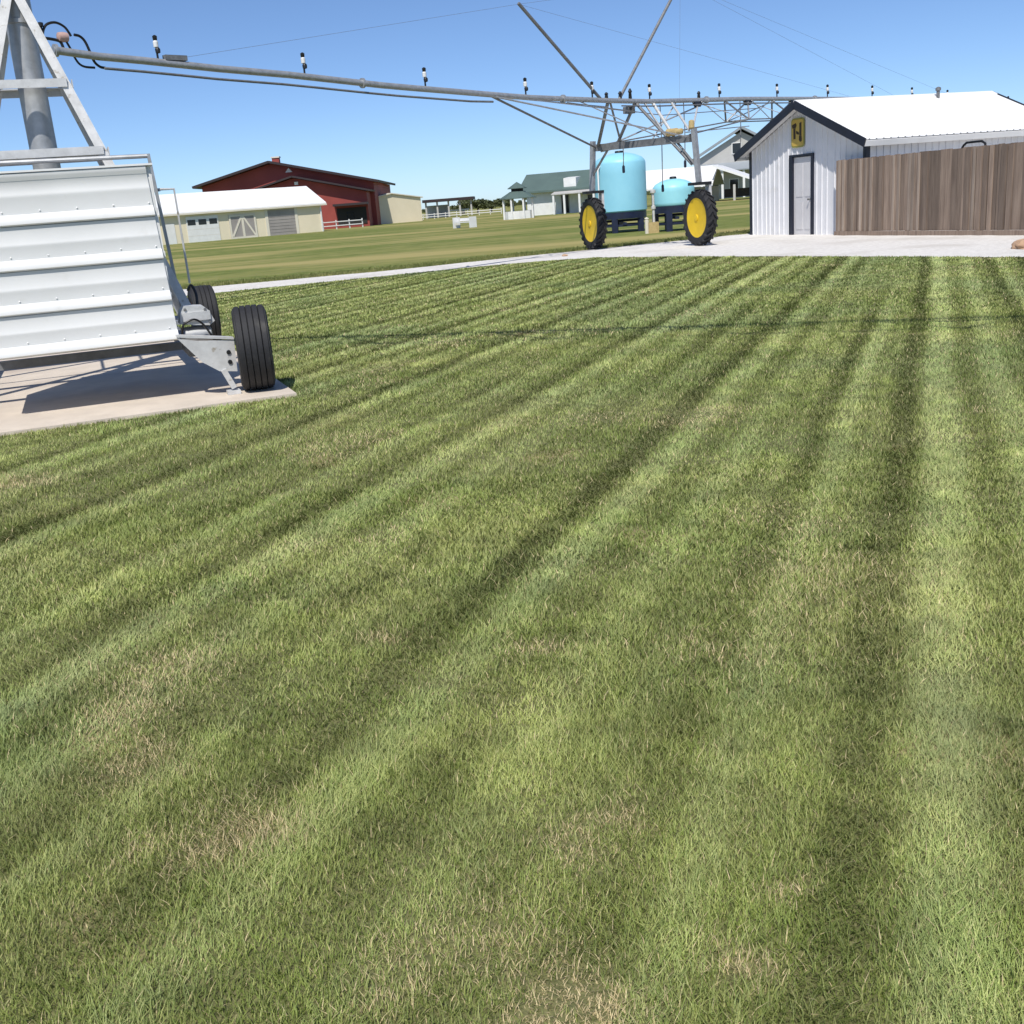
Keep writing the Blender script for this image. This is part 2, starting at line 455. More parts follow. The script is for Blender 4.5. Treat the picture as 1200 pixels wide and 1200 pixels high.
for k in range(1, 7):
    for j, sg in enumerate((-1, 1)):
        q = OE + OD * (0.7 + 2.2 * k) + ON * sg * 0.28 - ZZ * (0.75 if k < 6 else 0.1)
        rd_ = MB(); rd_.tube([prev[j], q], 0.014, 6); part('truss_rod', rd_, M['galv'], opo, True); prev[j] = q
        if k < 6:
            for dd in (-0.9, 0.9):
                rd_ = MB(); rd_.tube([q, OE + OD * (0.7 + 2.2 * k + dd) - ZZ * 0.06], 0.02, 6); part('truss_strut', rd_, M['galv'], opo, True)
for sg in (-1, 1):      # far support of the overhead pipe, outside the picture
    ft_ = OE + OD * 14.2 + ON * sg * 1.7; ft_.z = 0.0
    rd_ = MB(); rd_.tube([OE + OD * 14.2 - ZZ * 0.06, ft_ + ZZ * 0.4], 0.05, 8); part('support_leg', rd_, M['galv'], pb, True)
    rd_ = MB(); rd_.lathe(ft_ + ZZ * 0.40, OD, [(0.2, -0.11), (0.3, -0.14), (0.38, -0.12), (0.40, -0.06), (0.40, 0.06), (0.38, 0.12), (0.3, 0.14), (0.2, 0.11)], 28); part('support_wheel', rd_, M['rubber'], pb, True)
co = MB(); co.lathe(cbase, ZZ, [(0.175, 4.2), (0.175, 4.28), (0.14, 4.31)], 24)
part('swivel_collar', co, M['galv_light'], pb, True)
LEGS = ((-0.02, -0.13, -0.575, 2.0), (-0.021, -0.14, -2.98, 2.0), (-0.02, 0.13, -0.575, 3.75), (-0.021, 0.14, -2.98, 3.75))
# four legs of angle iron meeting at the top
for (da, db, fa_, fb_) in LEGS:
    lg = MB(); p0, p1 = W(-1.77 + da, 2.8 + db, 3.98), W(fa_, fb_, 0.5)
    d = (p1 - p0).normalized()
    outv = (E1 * (1 if da > -0.0205 else -1)).normalized()
    a_ = (outv - d * outv.dot(d)).normalized(); b_ = d.cross(a_)
    Lg = (p1 - p0).length; w = 0.09
    lg.obox(p0, a_, b_, d, 0.033, 0.045, -w / 2, w / 2, 0, Lg)
    sg = 1 if (db < 0) == (b_.dot(E2) > 0) else -1
    lg.obox(p0, a_, b_, d, -0.045, 0.0325, *sorted((-sg * w / 2, -sg * (w / 2 - 0.013))), 0, Lg)
    lo = part('leg', lg, M['galv_light'], pb)
    if True:
        ft = MB(); ft.obox(W(fa_, fb_, 0), E1, E2, ZZ, -0.1, 0.1, -0.1, 0.1, 0.46, 0.5)
        part('foot_plate', ft, M['galv'], lo)
def legpt(k, z):
    da, db, fa_, fb_ = LEGS[k]
    t = (3.98 - z) / (3.98 - 0.5)
    return (-1.77 + da) * (1 - t) + fa_ * t, (2.8 + db) * (1 - t) + fb_ * t
for z in (3.03, 2.37):
    for (i, j, off) in ((0, 1, -0.065), (2, 3, 0.065), (0, 2, 0), (1, 3, 0)):
        (a0, b0), (a1, b1) = legpt(i, z), legpt(j, z)
        cb = MB()
        if off:
            cb.obox(W(0, b0 + off, z), E1, E2, ZZ, min(a0, a1) - 0.02, max(a0, a1) + 0.02, -0.006, 0.006, -0.04, 0.04)
            cb.obox(W(0, b0 + off, z), E1, E2, ZZ, min(a0, a1) - 0.02, max(a0, a1) + 0.02, *sorted((0.0065 * np.sign(-off), 0.08 * np.sign(-off))), 0.028, 0.04)
        else:
            s_ = 0.07 if i == 0 else -0.07
            cb.obox(W(a0 + s_, 0, z), E1, E2, ZZ, -0.006, 0.006, min(b0, b1), max(b0, b1), -0.04, 0.035)
        part('cross_beam', cb, M['galv_light'], pb)
# guard rail behind the box and slim posts at its right
gr = MB(); gr.tube([W(-4.0, 2.12, 2.30), W(-0.80, 2.12, 2.28)], 0.022, 8)
rail = part('guard_rail', gr, M['galv'], pb, True)
gp = MB(); gp.beam(W(-0.80, 2.12, 2.30), W(-0.71, 2.12, 0.62), 0.055, 0.03, E1)
part('rail_post', gp, M['galv'], rail)
gp = MB(); gp.tube([W(-0.745, 2.05, 1.95), W(-0.61, 2.05, 1.945), W(-0.60, 2.05, 1.0)], 0.012, 8)
part('slim_post', gp, M['galv_light'], rail, True)
gp = MB(); gp.beam(W(-0.93, 2.3, 1.93), W(-0.745, 2.14, 1.95), 0.03, 0.03)
part('rail_stay', gp, M['galv'], rail)
# chassis
for a0 in (-0.74, -2.92):
    ch = MB(); ch.obox(PC, E1, E2, ZZ, a0 - 0.06, a0 + 0.06, 1.0, 5.1, 0.36, 0.455)
    part('chassis_rail', ch, M['galv_dark'], pb)
for b0 in (1.7, 2.75, 4.6):
    ch = MB(); ch.obox(PC, E1, E2, ZZ, -2.85, -0.81, b0 - 0.05, b0 + 0.05, 0.37, 0.45)
    part('chassis_crossbar', ch, M['galv_dark'], pb)
def implement_wheel(a0, b0, mirror=1, turn=0.0, R=0.395, wd=0.31, rimmat='rust'):
    c = W(a0, b0, R + 0.035)
    ax = (Matrix.Rotation(turn, 3, 'Z') @ E1) * mirror
    wh = MB(); h = wd / 2
    pr_ = [(R * 0.56, -h * 0.78), (R * 0.70, -h * 0.98), (R * 0.84, -h * 1.02), (R * 0.945, -h * 0.93)]
    # ribbed tread: five ribs parted by grooves
    edges = np.linspace(-h * 0.88, h * 0.88, 6)
    for k in range(5):
        l, r_ = edges[k] + 0.006, edges[k + 1] - 0.006
        mid = 1 - 0.035 * ((l + r_) / 2 / h) ** 2
        pr_ += [(R * mid - 0.014, edges[k] + 0.001), (R * mid, l), (R * mid, r_), (R * mid - 0.014, edges[k + 1] - 0.001)]
    pr_ += [(R * 0.945, h * 0.93), (R * 0.84, h * 1.02), (R * 0.70, h * 0.98), (R * 0.56, h * 0.78)]
    wh.lathe(c, ax, pr_, 56, closed=True)
    t = part('wheel', wh, M['rubber'], pb, True)
    rm = MB(); rm.lathe(c, ax, [(R * 0.565, -h * 0.8), (R * 0.60, -h * 0.83), (R * 0.53, -h * 0.6), (R * 0.5, -0.02), (0.09, -0.03), (0.075, -0.09), (0.03, -0.1)], 32)
    rm.lathe(c, ax, [(R * 0.58, -h * 0.78), (R * 0.58, h * 0.78), (R * 0.3, h * 0.5), (0.05, h * 0.45)], 32)
    part('rim', rm, M[rimmat], t, True)
    return c
c1 = implement_wheel(-0.25, 0.55, 1, math.radians(-7))
c2 = implement_wheel(-0.22, 4.95)
implement_wheel(-3.36, 0.72, -1)
implement_wheel(-3.40, 4.95, -1)
for a0, s_ in ((-0.74, 1), (-2.92, -1)):
    for b0, aw in ((0.55 if s_ > 0 else 0.72, 0.26), (4.95, 0.3)):
        ax_ = MB(); ax_.tube([W(a0, b0, 0.43), W(a0 + s_ * aw, b0, 0.43)], 0.04, 12)
        part('axle', ax_, M['galv'], pb, True)
# swing arm and plates that carry the front right wheel
arm = MB(); arm.prism([(-0.93, 0.60), (-0.76, 0.56), (-0.43, 0.53), (-0.44, 0.24), (-0.60, 0.26), (-0.74, 0.36)], W(0, 0.45, 0), E1, ZZ, E2, 0.0, 0.025)
arm.prism([(-0.93, 0.61), (-0.43, 0.535), (-0.43, 0.555), (-0.93, 0.63)], W(0, 0.44, 0), E1, ZZ, E2, 0.0, 0.12)
armo = part('wheel_arm', arm, M['galv_light'], pb, label='pale dirty bracket plate with bolt holes beside the front tyre')
for z_ in (0.425, 0.335):
    bo = MB(); bo.lathe(W(-0.495, 0.45, z_), -E2, [(0.021, 0.0), (0.021, 0.012), (0.008, 0.013)], 8)
    part('bolt', bo, M['black'], armo)
gb = MB()
gb.prism([(-0.86, 0.70), (-0.60, 0.665), (-0.545, 0.70), (-0.585, 0.80), (-0.63, 0.845), (-0.80, 0.86), (-0.845, 0.80)], W(0, 0.72, 0), E1, ZZ, E2, 0.0, 0.26)
gb.obox(W(0, 0.70, 0), E1, E2, ZZ, -0.83, -0.58, 0.0, 0.02, 0.72, 0.80)
gh = part('gear_housing', gb, M['galv_light'], pb)
for a_, z_ in ((-0.80, 0.83), (-0.62, 0.815), (-0.82, 0.715), (-0.59, 0.70)):
    bo = MB(); bo.lathe(W(a_, 0.72, z_), -E2, [(0.014, 0.0), (0.014, 0.012), (0.005, 0.013)], 6)
    part('bolt', bo, M['galv_dark'], gh)
gb = MB(); gb.lathe(W(-0.70, 0.82, 0.575), E1, [(0.04, -0.16), (0.085, -0.155), (0.09, 0.0), (0.085, 0.11), (0.05, 0.12)], 18)
part('gear_motor', gb, M['galv'], pb, True)
jf = MB(); jf.beam(W(-0.565, 0.46, 0.27), W(-0.49, 0.46, 0.09), 0.06, 0.05); jf.obox(W(-0.47, 0.46, 0), E1, E2, ZZ, -0.09, 0.03, -0.06, 0.06, 0.036, 0.07)
part('jack_foot', jf, M['galv_light'], pb)
hs_ = MB(); hs_.tube(smooth([W(-0.86, 0.68, 0.60), W(-0.84, 0.62, 0.70), W(-0.74, 0.62, 0.74), W(-0.66, 0.66, 0.68), W(-0.60, 0.66, 0.57)]), 0.010, 8)
part('grease_hose', hs_, M['black'], pb, True)
sb_ = MB(); sb_.beam(W(-0.66, 2.0, 0.62), W(-0.66, 0.99, 0.74), 0.10, 0.05)
part('side_brace', sb_, M['galv_light'], pb)
hs_ = MB(); hs_.tube(smooth([W(-0.66, 1.7, 0.95), W(-0.63, 1.6, 1.0), W(-0.6, 1.55, 0.9), W(-0.62, 1.5, 0.75)]), 0.014, 8)
part('hydraulic_hose', hs_, M['black'], pb, True)

# ------------------------------------------------------------------ irrigation boom on its tall wheeled tower
AZ = math.radians(45)
DV = V(math.sin(AZ), math.cos(AZ), 0); NV = V(math.cos(AZ), -math.sin(AZ), 0); TT = V(4.49, 31.7, 0)
def B(s, n, z):
    return TT + DV * s + NV * n + ZZ * z
PIPE = [(-16.64, 4.67), (-15.9, 4.60), (-14.8, 4.55), (-13.5, 4.47), (-11.8, 4.40), (-9.2, 4.24), (-6.0, 4.11), (-4.75, 4.06), (-1.15, 4.02), (0.4, 4.02), (5.3, 4.15), (12.1, 4.24), (15.9, 4.28), (22, 4.22), (29, 4.05), (31, 4.0)]
def pz(s): return float(np.interp(s, [p[0] for p in PIPE], [p[1] for p in PIPE]))
bm_ = thing('irrigation_boom', 'long overhead irrigation pipe on tall steel tower with yellow wheels', 'irrigation boom', TT)
ss = np.linspace(-16.64, 31, 60)
pp = MB(); pp.tube([B(s, 0, pz(s)) for s in ss], 0.066, 14)
pipe = part('main_pipe', pp, M['galv'], bm_, True)
for s in (-16.6, -9.9, -3.3, 3.3, 9.9, 16.5, 23):
    fl = MB(); fl.lathe(B(s, 0, pz(s)), DV, [(0.068, -0.03), (0.105, -0.025), (0.105, 0.025), (0.068, 0.03)], 16)
    part('flange', fl, M['galv'], pipe, True)
cp = MB(); cp.tube([B(s, 0.0, pz(s) - (0.19 if s < -6.4 else 0.16)) for s in np.linspace(-15.76, -5.9, 14)], 0.024, 8)
part('conduit', cp, M['galv_dark'], bm_, True)
cp = MB(); cp.tube([B(s, 0.12, pz(s) - 0.14) for s in np.linspace(-1.0, 8.5, 12)], 0.02, 8)
part('conduit', cp, M['galv_dark'], bm_, True)
# hoses at the free end
for pts, r_ in (([(-16.75, 4.89), (-16.70, 5.02), (-16.62, 5.10), (-16.47, 5.13), (-16.33, 5.07), (-16.26, 4.97), (-16.24, 4.92)], 0.022),
                ([(-16.18, 4.95), (-16.08, 4.93), (-16.0, 4.85), (-15.94, 4.68), (-15.89, 4.52), (-15.8, 4.44), (-15.7, 4.42)], 0.024),
                ([(-16.34, 4.83), (-16.28, 4.70), (-16.24, 4.58), (-16.18, 4.48), (-16.08, 4.43), (-15.9, 4.42)], 0.02),
                ([(-16.75, 4.87), (-16.6, 4.86), (-16.46, 4.83), (-16.42, 4.75), (-16.42, 4.70)], 0.026)):
    h_ = MB(); h_.tube(smooth([B(s, -0.08, z) for s, z in pts]), r_, 8)
    part('hose', h_, M['black'], bm_, True)
vb = MB(); vb.lathe(B(-16.47, -0.08, 4.90), DV, [(0.02, -0.02), (0.075, 0.0), (0.085, 0.08), (0.075, 0.16), (0.03, 0.18)], 14)
part('valve', vb, mat('faded_pink_valve', (0.5, 0.33, 0.29), None, 8, 0.6), bm_, True)
vb = MB(); vb.lathe(B(-16.75, -0.08, 4.84), ZZ, [(0.045, 0), (0.045, 0.05), (0.025, 0.06), (0.025, 0.2), (0.05, 0.21), (0.05, 0.27), (0.02, 0.28)], 12)
part('hose_coupling', vb, M['black'], bm_, True)
# sprinklers
def sprinkler_meshes():
    ris = MB(); ris.tube([(0, 0, 0), (0, 0, 0.12)], 0.02, 8); ris.lathe((0.02, 0, 0.09), ZZ, [(0.02, 0), (0.045, 0.01), (0.05, 0.07), (0.03, 0.1)], 10)
    bod = MB(); bod.lathe((0, 0, 0.19), ZZ, [(0.02, 0), (0.045, 0.01), (0.048, 0.10), (0.03, 0.12)], 10)
    cap = MB(); cap.lathe((0, 0, 0.305), ZZ, [(0.028, 0), (0.04, 0.02), (0.045, 0.08), (0.015, 0.1)], 10)
    return ris.mesh('sprinkler', M['black'], smooth=True), bod.mesh('nozzle_body', M['white_paint'], smooth=True), cap.mesh('nozzle_cap', M['black'], smooth=True)
sm = sprinkler_meshes()
for s in (-14.68, -11.4, -8.07, -4.71, -2.1, 0.45, 4.0, 7.4, 10.8, 14.2, 17.6, 21.0, 24.4, 27.8):
    lo = B(s, 0, pz(s) + 0.06) - ORI[bm_]
    o = place('sprinkler', sm[0], bm_, lo)
    place('nozzle_body', sm[1], o); place('nozzle_cap', sm[2], o)
# drop hoses
for s, n, z0, z1 in ((1.0, -0.05, 3.95, 1.75), (2.1, 0.0, 4.0, 2.4), (-0.5, -0.3, 3.0, 2.35), (5.0, 0.1, 4.1, 2.6)):
    d_ = MB(); d_.tube([B(s, n, z0), B(s, n + 0.02, (z0 + z1) / 2), B(s, n, z1)], 0.014, 6)
    do = part('drop_hose', d_, M['galv_dark'], bm_, True)
    d_ = MB(); d_.lathe(B(s, n, z1 - 0.22), ZZ, [(0.02, 0), (0.04, 0.02), (0.04, 0.18), (0.015, 0.22)], 8)
    part('hose_weight', d_, M['navy'], do, True)

def rod(name, p, q, r, parent, m_='galv', n=8):
    x = MB(); x.tube([p, q], r, n)
    return part(name, x, M[m_], parent, True)

def tower(s0, detailed=True):
    zb = 2.90
    bmb = MB(); bmb.beam(B(s0, -1.70, zb + 0.02), B(s0, 1.66, zb - 0.02), 0.14, 0.19)
    part('tower_beam', bmb, M['galv_dark'], bm_)
    for n0, sg in ((1.76, 1), (-1.80, -1)):
        po = MB(); po.beam(B(s0 + 0.02, n0, 3.12), B(s0 + 0.02, n0 + 0.12 * sg, 1.72), 0.12, 0.13, DV)
        pst = part('tower_post', po, M['galv'], bm_)
        yo = MB(); yo.obox(B(s0, n0 + 0.12 * sg, 0), WAX, WT, ZZ, -0.26, 0.34, -0.13, 0.13, 1.64, 1.72)
        part('yoke_head', yo, M['black'], pst)
        yo = MB(); yo.obox(B(s0, n0 + 0.12 * sg, 0), WAX, WT, ZZ, 0.27, 0.34, -0.11, 0.11, 0.62, 1.64)
        part('yoke_arm', yo, M['galv_light'], pst)
        big_wheel(B(s0, n0 + 0.14 * sg, 0.0))
        rod('tower_brace', B(s0, n0 - 0.55 * sg, zb - 0.08), B(s0, n0 + 0.08 * sg, 2.12), 0.035, bm_, 'galv_dark')
    # struts between the beam and the pipe
    for (sa, na_, za, sb, nb_, zb_, r_, m_) in (
            (-1.45, 0, 3.98, 0, -1.6, 2.95, 0.05, 'galv_dark'), (-0.25, 0, 3.97, 0, -0.85, 3.0, 0.045, 'galv_dark'),
            (-1.35, 0, 3.98, 0, -0.75, 3.0, 0.03, 'galv_dark'), (-0.2, 0, 3.97, 0.05, 1.66, 2.2, 0.045, 'galv_dark'),
            (0.6, 0, 3.97, 0.0, 1.1, 3.0, 0.045, 'galv_light'), (0.2, 0, 3.98, 0, 0.85, 3.0, 0.03, 'galv'),
            (1.5, 0, 4.0, 0, 1.62, 3.1, 0.035, 'galv_light')):
        rod('strut', B(s0 + sa, na_, za), B(s0 + sb, nb_, zb_), r_, bm_, m_)
    gm = MB(); gm.lathe(B(s0 - 0.1, 0.95, 3.09), NV, [(0.04, 0.0), (0.10, 0.02), (0.10, 0.34), (0.075, 0.36), (0.075, 0.5), (0.03, 0.52)], 14)
    part('drive_motor', gm, M['beige'], bm_, True)
    gm = MB(); gm.lathe(B(s0, 1.70, 3.125), ZZ, [(0.05, 0), (0.085, 0.03), (0.075, 0.20), (0.03, 0.23)], 14)
    part('gearbox', gm, M['beige'], bm_, True)
    if detailed:
        cbx = MB(); cbx.obox(B(s0 - 0.2, -0.25, 0), DV, NV, ZZ, -0.15, 0.15, -0.1, 0.1, 3.72, 3.9)
        part('control_box', cbx, M['galv_dark'], bm_)

WAZ = math.radians(71)
WAX = V(math.sin(WAZ), math.cos(WAZ), 0); WT = V(-math.cos(WAZ), math.sin(WAZ), 0)
def big_wheel_meshes():
    R, h = 0.755, 0.145
    ty = MB()
    ty.lathe((0, 0, 0), WAX, [(R * 0.70, -h * 0.75), (R * 0.78, -h), (R * 0.88, -h * 0.98), (R * 0.935, -h * 0.86), (R * 0.945, 0), (R * 0.935, h * 0.86), (R * 0.88, h * 0.98), (R * 0.78, h), (R * 0.70, h * 0.75)], 48, closed=True)
    for k in range(22):           # chevron lugs
        for sg in (-1, 1):
            t0 = 2 * math.pi * (k + (0.5 if sg > 0 else 0)) / 22
            pts = []
            for (u, dt) in ((0.05, 0.0), (0.5, 0.10), (1.02, 0.20)):
                for rr in (R * 0.925 if u < 1 else R * 0.86, R if u < 1 else R * 0.97):
                    for w_ in (-0.035, 0.035):
                        t = t0 + dt + w_ / R
                        rad = WT * math.cos(t) + ZZ * math.sin(t)
                        pts.append(rad * rr + WAX * (sg * u * h))
            f = []
            for b_ in (0, 4):
                f += [(b_, b_ + 1, b_ + 5, b_ + 4), (b_ + 2, b_ + 6, b_ + 7, b_ + 3), (b_, b_ + 4, b_ + 6, b_ + 2), (b_ + 1, b_ + 3, b_ + 7, b_ + 5)]
            f += [(0, 2, 3, 1), (8, 9, 11, 10)]
            ty.add(pts, f)
    rm = MB()
    rm.lathe((0, 0, 0), WAX, [(R * 0.705, -h * 0.76), (R * 0.735, -h * 0.80), (R * 0.66, -h * 0.55), (R * 0.62, h * 0.1), (R * 0.5, h * 0.28), (R * 0.24, -h * 0.15), (R * 0.13, -h * 0.4), (R * 0.12, -h * 0.9), (R * 0.06, -h * 0.95)], 40)
    rm.lathe((0, 0, 0), WAX, [(R * 0.705, h * 0.1), (R * 0.705, h * 0.74), (R * 0.62, h * 0.5), (R * 0.2, h * 0.45), (R * 0.1, h * 0.6)], 40)
    hb = MB()
    for k in range(8):
        t = 2 * math.pi * k / 8
        c = (WT * math.cos(t) + ZZ * math.sin(t)) * R * 0.19
        hb.lathe(c, -WAX, [(0.016, h * 0.3), (0.016, h * 0.3 + 0.035), (0.006, h * 0.3 + 0.037)], 6)
    return ty.mesh('wheel', M['rubber'], smooth=True), rm.mesh('rim', M['yellow_rim'], smooth=True), hb.mesh('hub_bolts', M['yellow_rim'])
bwm = big_wheel_meshes()
def big_wheel(p):
    o = place('wheel', bwm[0], bm_, p + ZZ * 0.775 - ORI[bm_])
    r_ = place('rim', bwm[1], o); place('hub', bwm[2], o)
tower(0.0)
tower(29.0, False)
# braces from the pipe to the beam ends, second-span truss, masts and stays
rod('pipe_brace', B(-5.97, 0, 4.08), B(0, -1.66, 2.92), 0.03, bm_, 'galv_dark')
rod('pipe_brace', B(-5.97, 0, 4.08), B(0, 1.60, 2.92), 0.022, bm_, 'galv')
rod('pipe_brace', B(-5.4, 0, 4.04), B(-1.45, 0, 3.86), 0.014, bm_, 'galv')
rod('pipe_brace', B(-5.2, 0.04, 4.04), B(-0.3, 0.1, 3.72), 0.012, bm_, 'galv')
nodes = [5.0 + 2.8 * k for k in range(8)]
for sg in (-1, 1):
    prev = B(0, 1.62 * sg, 2.98)
    for s in nodes:
        q = B(s, 0.42 * sg, pz(s) - 0.64)
        rod('truss_rod', prev, q, 0.02, bm_, 'galv_dark')
        rod('truss_strut', q, B(s - 0.72, 0, pz(s) - 0.05), 0.028, bm_, 'galv_dark')
        rod('truss_strut', q, B(s + 0.62, 0, pz(s) - 0.05), 0.028, bm_, 'galv')
        rod('truss_stay', q, B(s + 2.1, -0.1 * sg, pz(s + 2.1) - 0.06), 0.016, bm_, 'galv')
        rod('truss_stay', q, B(s - 2.1, -0.1 * sg, pz(s - 2.1) - 0.06), 0.014, bm_, 'galv_light')
        prev = q
    rod('truss_rod', prev, B(29, 1.62 * sg, 2.98), 0.02, bm_, 'galv_dark')
for s in nodes:
    rod('truss_spreader', B(s, -0.42, pz(s) - 0.64), B(s, 0.42, pz(s) - 0.64), 0.022, bm_, 'galv')
    for ds in (0.62, -2.18):
        gs = MB(); gs.prism([(-0.24, 0.0), (0.24, 0.0), (0.10, -0.16), (-0.10, -0.16)], B(s + ds, 0, pz(s + ds) - 0.03), DV, ZZ, NV, -0.05, 0.05)
        if ds > 0 or s < 6: part('truss_gusset', gs, M['navy'], bm_)
# lighter bracing and cables round the tower head
for p, q, r_, m_ in ((B(1.7, 0, 3.98), B(0, 0.4, 3.0), 0.02, 'galv_light'), (B(2.82, 0, 3.9), B(0.05, 1.7, 3.12), 0.03, 'galv_light'), (B(2.82, 0, 3.9), B(0.0, -0.9, 3.02), 0.022, 'galv'),
                     (B(-2.6, 0, 3.98), B(0, 0.6, 3.02), 0.016, 'galv'), (B(-3.2, 0.05, 3.95), B(0.6, 0.3, 3.62), 0.012, 'galv_dark'), (B(0.6, 0.3, 3.62), B(6.0, 0.2, 3.86), 0.012, 'galv_dark'),
                     (B(0.0, 1.5, 3.05), B(5.0, 0.42, 3.3), 0.014, 'galv'), (B(0, -1.5, 2.8), B(0, 1.1, 3.02), 0.02, 'galv')):
    rod('brace_rod', p, q, r_, bm_, m_)
mast = [(-1.74, 4.05, -4.76, 6.22), (-0.96, 4.05, 2.1, 7.25)]
mo = [rod('mast', B(a, 0, za), B(b, 0, zb_), 0.042, bm_, 'galv_dark') for (a, za, b, zb_) in mast]
t1, t2 = B(-4.76, 0, 6.2), B(2.1, 0, 7.23)
for p, q in ((t1, B(-14.4, 0, 4.6)), (t1, t2), (t2, B(16.5, 0, 4.3)), (t2, B(23, 0, 4.25)), (t1, B(12.0, 0.2, 4.3)), (t2, B(1.9, 0, 4.1))):
    rod('stay_cable', p, q, 0.003, bm_, 'galv_dark', 5)
ck = MB(); ck.obox(B(-14.35, 0, pz(-14.35) + 0.06), DV, NV, ZZ, -0.2, 0.25, -0.06, 0.06, 0.0, 0.09)
part('cable_clamp', ck, M['galv_dark'], bm_)
for s, hgt in ((-1.5, 0.16), (-0.9, 0.2), (-0.45, 0.28), (2.9, 0.2)):
    vx = MB(); vx.lathe(B(s, 0, pz(s) + 0.05), ZZ, [(0.03, 0), (0.05, 0.03), (0.04, hgt * 0.6), (0.06, hgt * 0.7), (0.02, hgt)], 8)
    part('pipe_valve', vx, M['black'], bm_, True)

# ------------------------------------------------------------------ blue tanks on navy stands
def tank(name, label, c, R, z0, z1, zs, body_mat, lid_r):
    t = thing(name, label, 'tank', (c[0], c[1], 0))
    b = MB()
    H = zs - z0
    prof = [(R * 0.96, z0), (R, z0 + 0.05)]
    for k in range(1, 5):
        zz = z0 + H * k / 5
        prof += [(R, zz - 0.03), (R * 0.994, zz - 0.012), (R * 0.994, zz + 0.012), (R, zz + 0.03)] if False else [(R, zz)]
    prof += [(R, zs), (R * 0.97, zs + (z1 - zs) * 0.22), (R * 0.86, zs + (z1 - zs) * 0.52), (R * 0.6, zs + (z1 - zs) * 0.8), (R * 0.3, z1 - 0.01), (0.02, z1)]
    b.lathe((c[0], c[1], 0), ZZ, prof, 48)
    bo = part('tank_body', b, body_mat, t, True)
    l = MB(); l.lathe((c[0], c[1], z1 - 0.04), ZZ, [(lid_r, 0), (lid_r, 0.09), (lid_r * 0.9, 0.12), (0.03, 0.13)], 20)
    part('lid', l, M['black'], bo, True)
    l = MB()
    l.lathe((c[0], c[1], 0), ZZ, [(R * 0.93, z0 - 0.28), (R * 0.97, z0 - 0.28), (R * 0.97, z0 - 0.004), (R * 0.93, z0 - 0.004)], 40)
    part('cradle_ring', l, M['navy_steel'], t, True)
    for k in range(5):
        an = 0.5 + k * math.tau / 5
        lg = MB(); p = V(c[0] + R * 0.9 * math.cos(an), c[1] + R * 0.9 * math.sin(an), 0)
        lg.beam(p, p + ZZ * (z0 - 0.28), 0.24, 0.2)
        part('leg', lg, M['navy_steel'], t)
    for an in (0, math.pi / 2):
        lg = MB(); dvx = V(math.cos(an), math.sin(an), 0)
        lg.beam(V(c[0], c[1], z0 - 0.36 - 0.11 * (an > 0)) - dvx * R * 0.92, V(c[0], c[1], z0 - 0.36 - 0.11 * (an > 0)) + dvx * R * 0.92, 0.16, 0.1)
        part('cradle_beam', lg, M['navy_steel'], t)
    lg = MB(); lg.lathe((c[0], c[1], 0), ZZ, [(R * 0.84, 0.25), (R * 0.88, 0.25), (R * 0.88, 0.34), (R * 0.84, 0.34)], 32, closed=True)
    part('stand_ring', lg, M['navy_steel'], t, True)
    return t, bo
t, bo = tank('blue_tank', 'tall pale blue upright tank with domed top on dark stand', (5.68, 47.0), 1.09, 0.84, 3.24, 2.80, M['blue_tank'], 0.18)
pu = MB(); pu.tube([(4.68, 46.3, 1.0), (4.68, 46.3, 2.6), (4.9, 46.5, 2.95)], 0.035, 8)
part('filler_pipe', pu, M['white_paint'], bo, True)
tank('small_tank', 'low turquoise tank with black lid beside the right yellow wheel', (7.42, 44.0), 0.83, 0.98, 2.0, 1.62, M['blue_tank2'], 0.14)
pr2 = thing('pump_riser', 'pale dirty pump riser standing between the two blue tanks', 'pump', (6.45, 43.0, 0))
x_ = MB(); x_.lathe((6.45, 43.0, 0), ZZ, [(0.05, 0.3), (0.05, 0.9), (0.09, 0.92), (0.09, 1.02), (0.05, 1.04), (0.05, 1.5), (0.11, 1.52), (0.11, 1.62), (0.03, 1.66)], 14)
part('pipe', x_, M['galv_light'], pr2, True)
x_ = MB(); x_.box(6.22, 6.62, 42.85, 43.15, 0.0, 0.42); part('pump_housing', x_, M['beige'], pr2)
x_ = MB(); x_.lathe((6.16, 42.95, 0.0), ZZ, [(0.08, 0.0), (0.08, 0.55), (0.1, 0.57), (0.02, 0.62)], 12); part('filter', x_, M['cream_pale'], pr2, True)

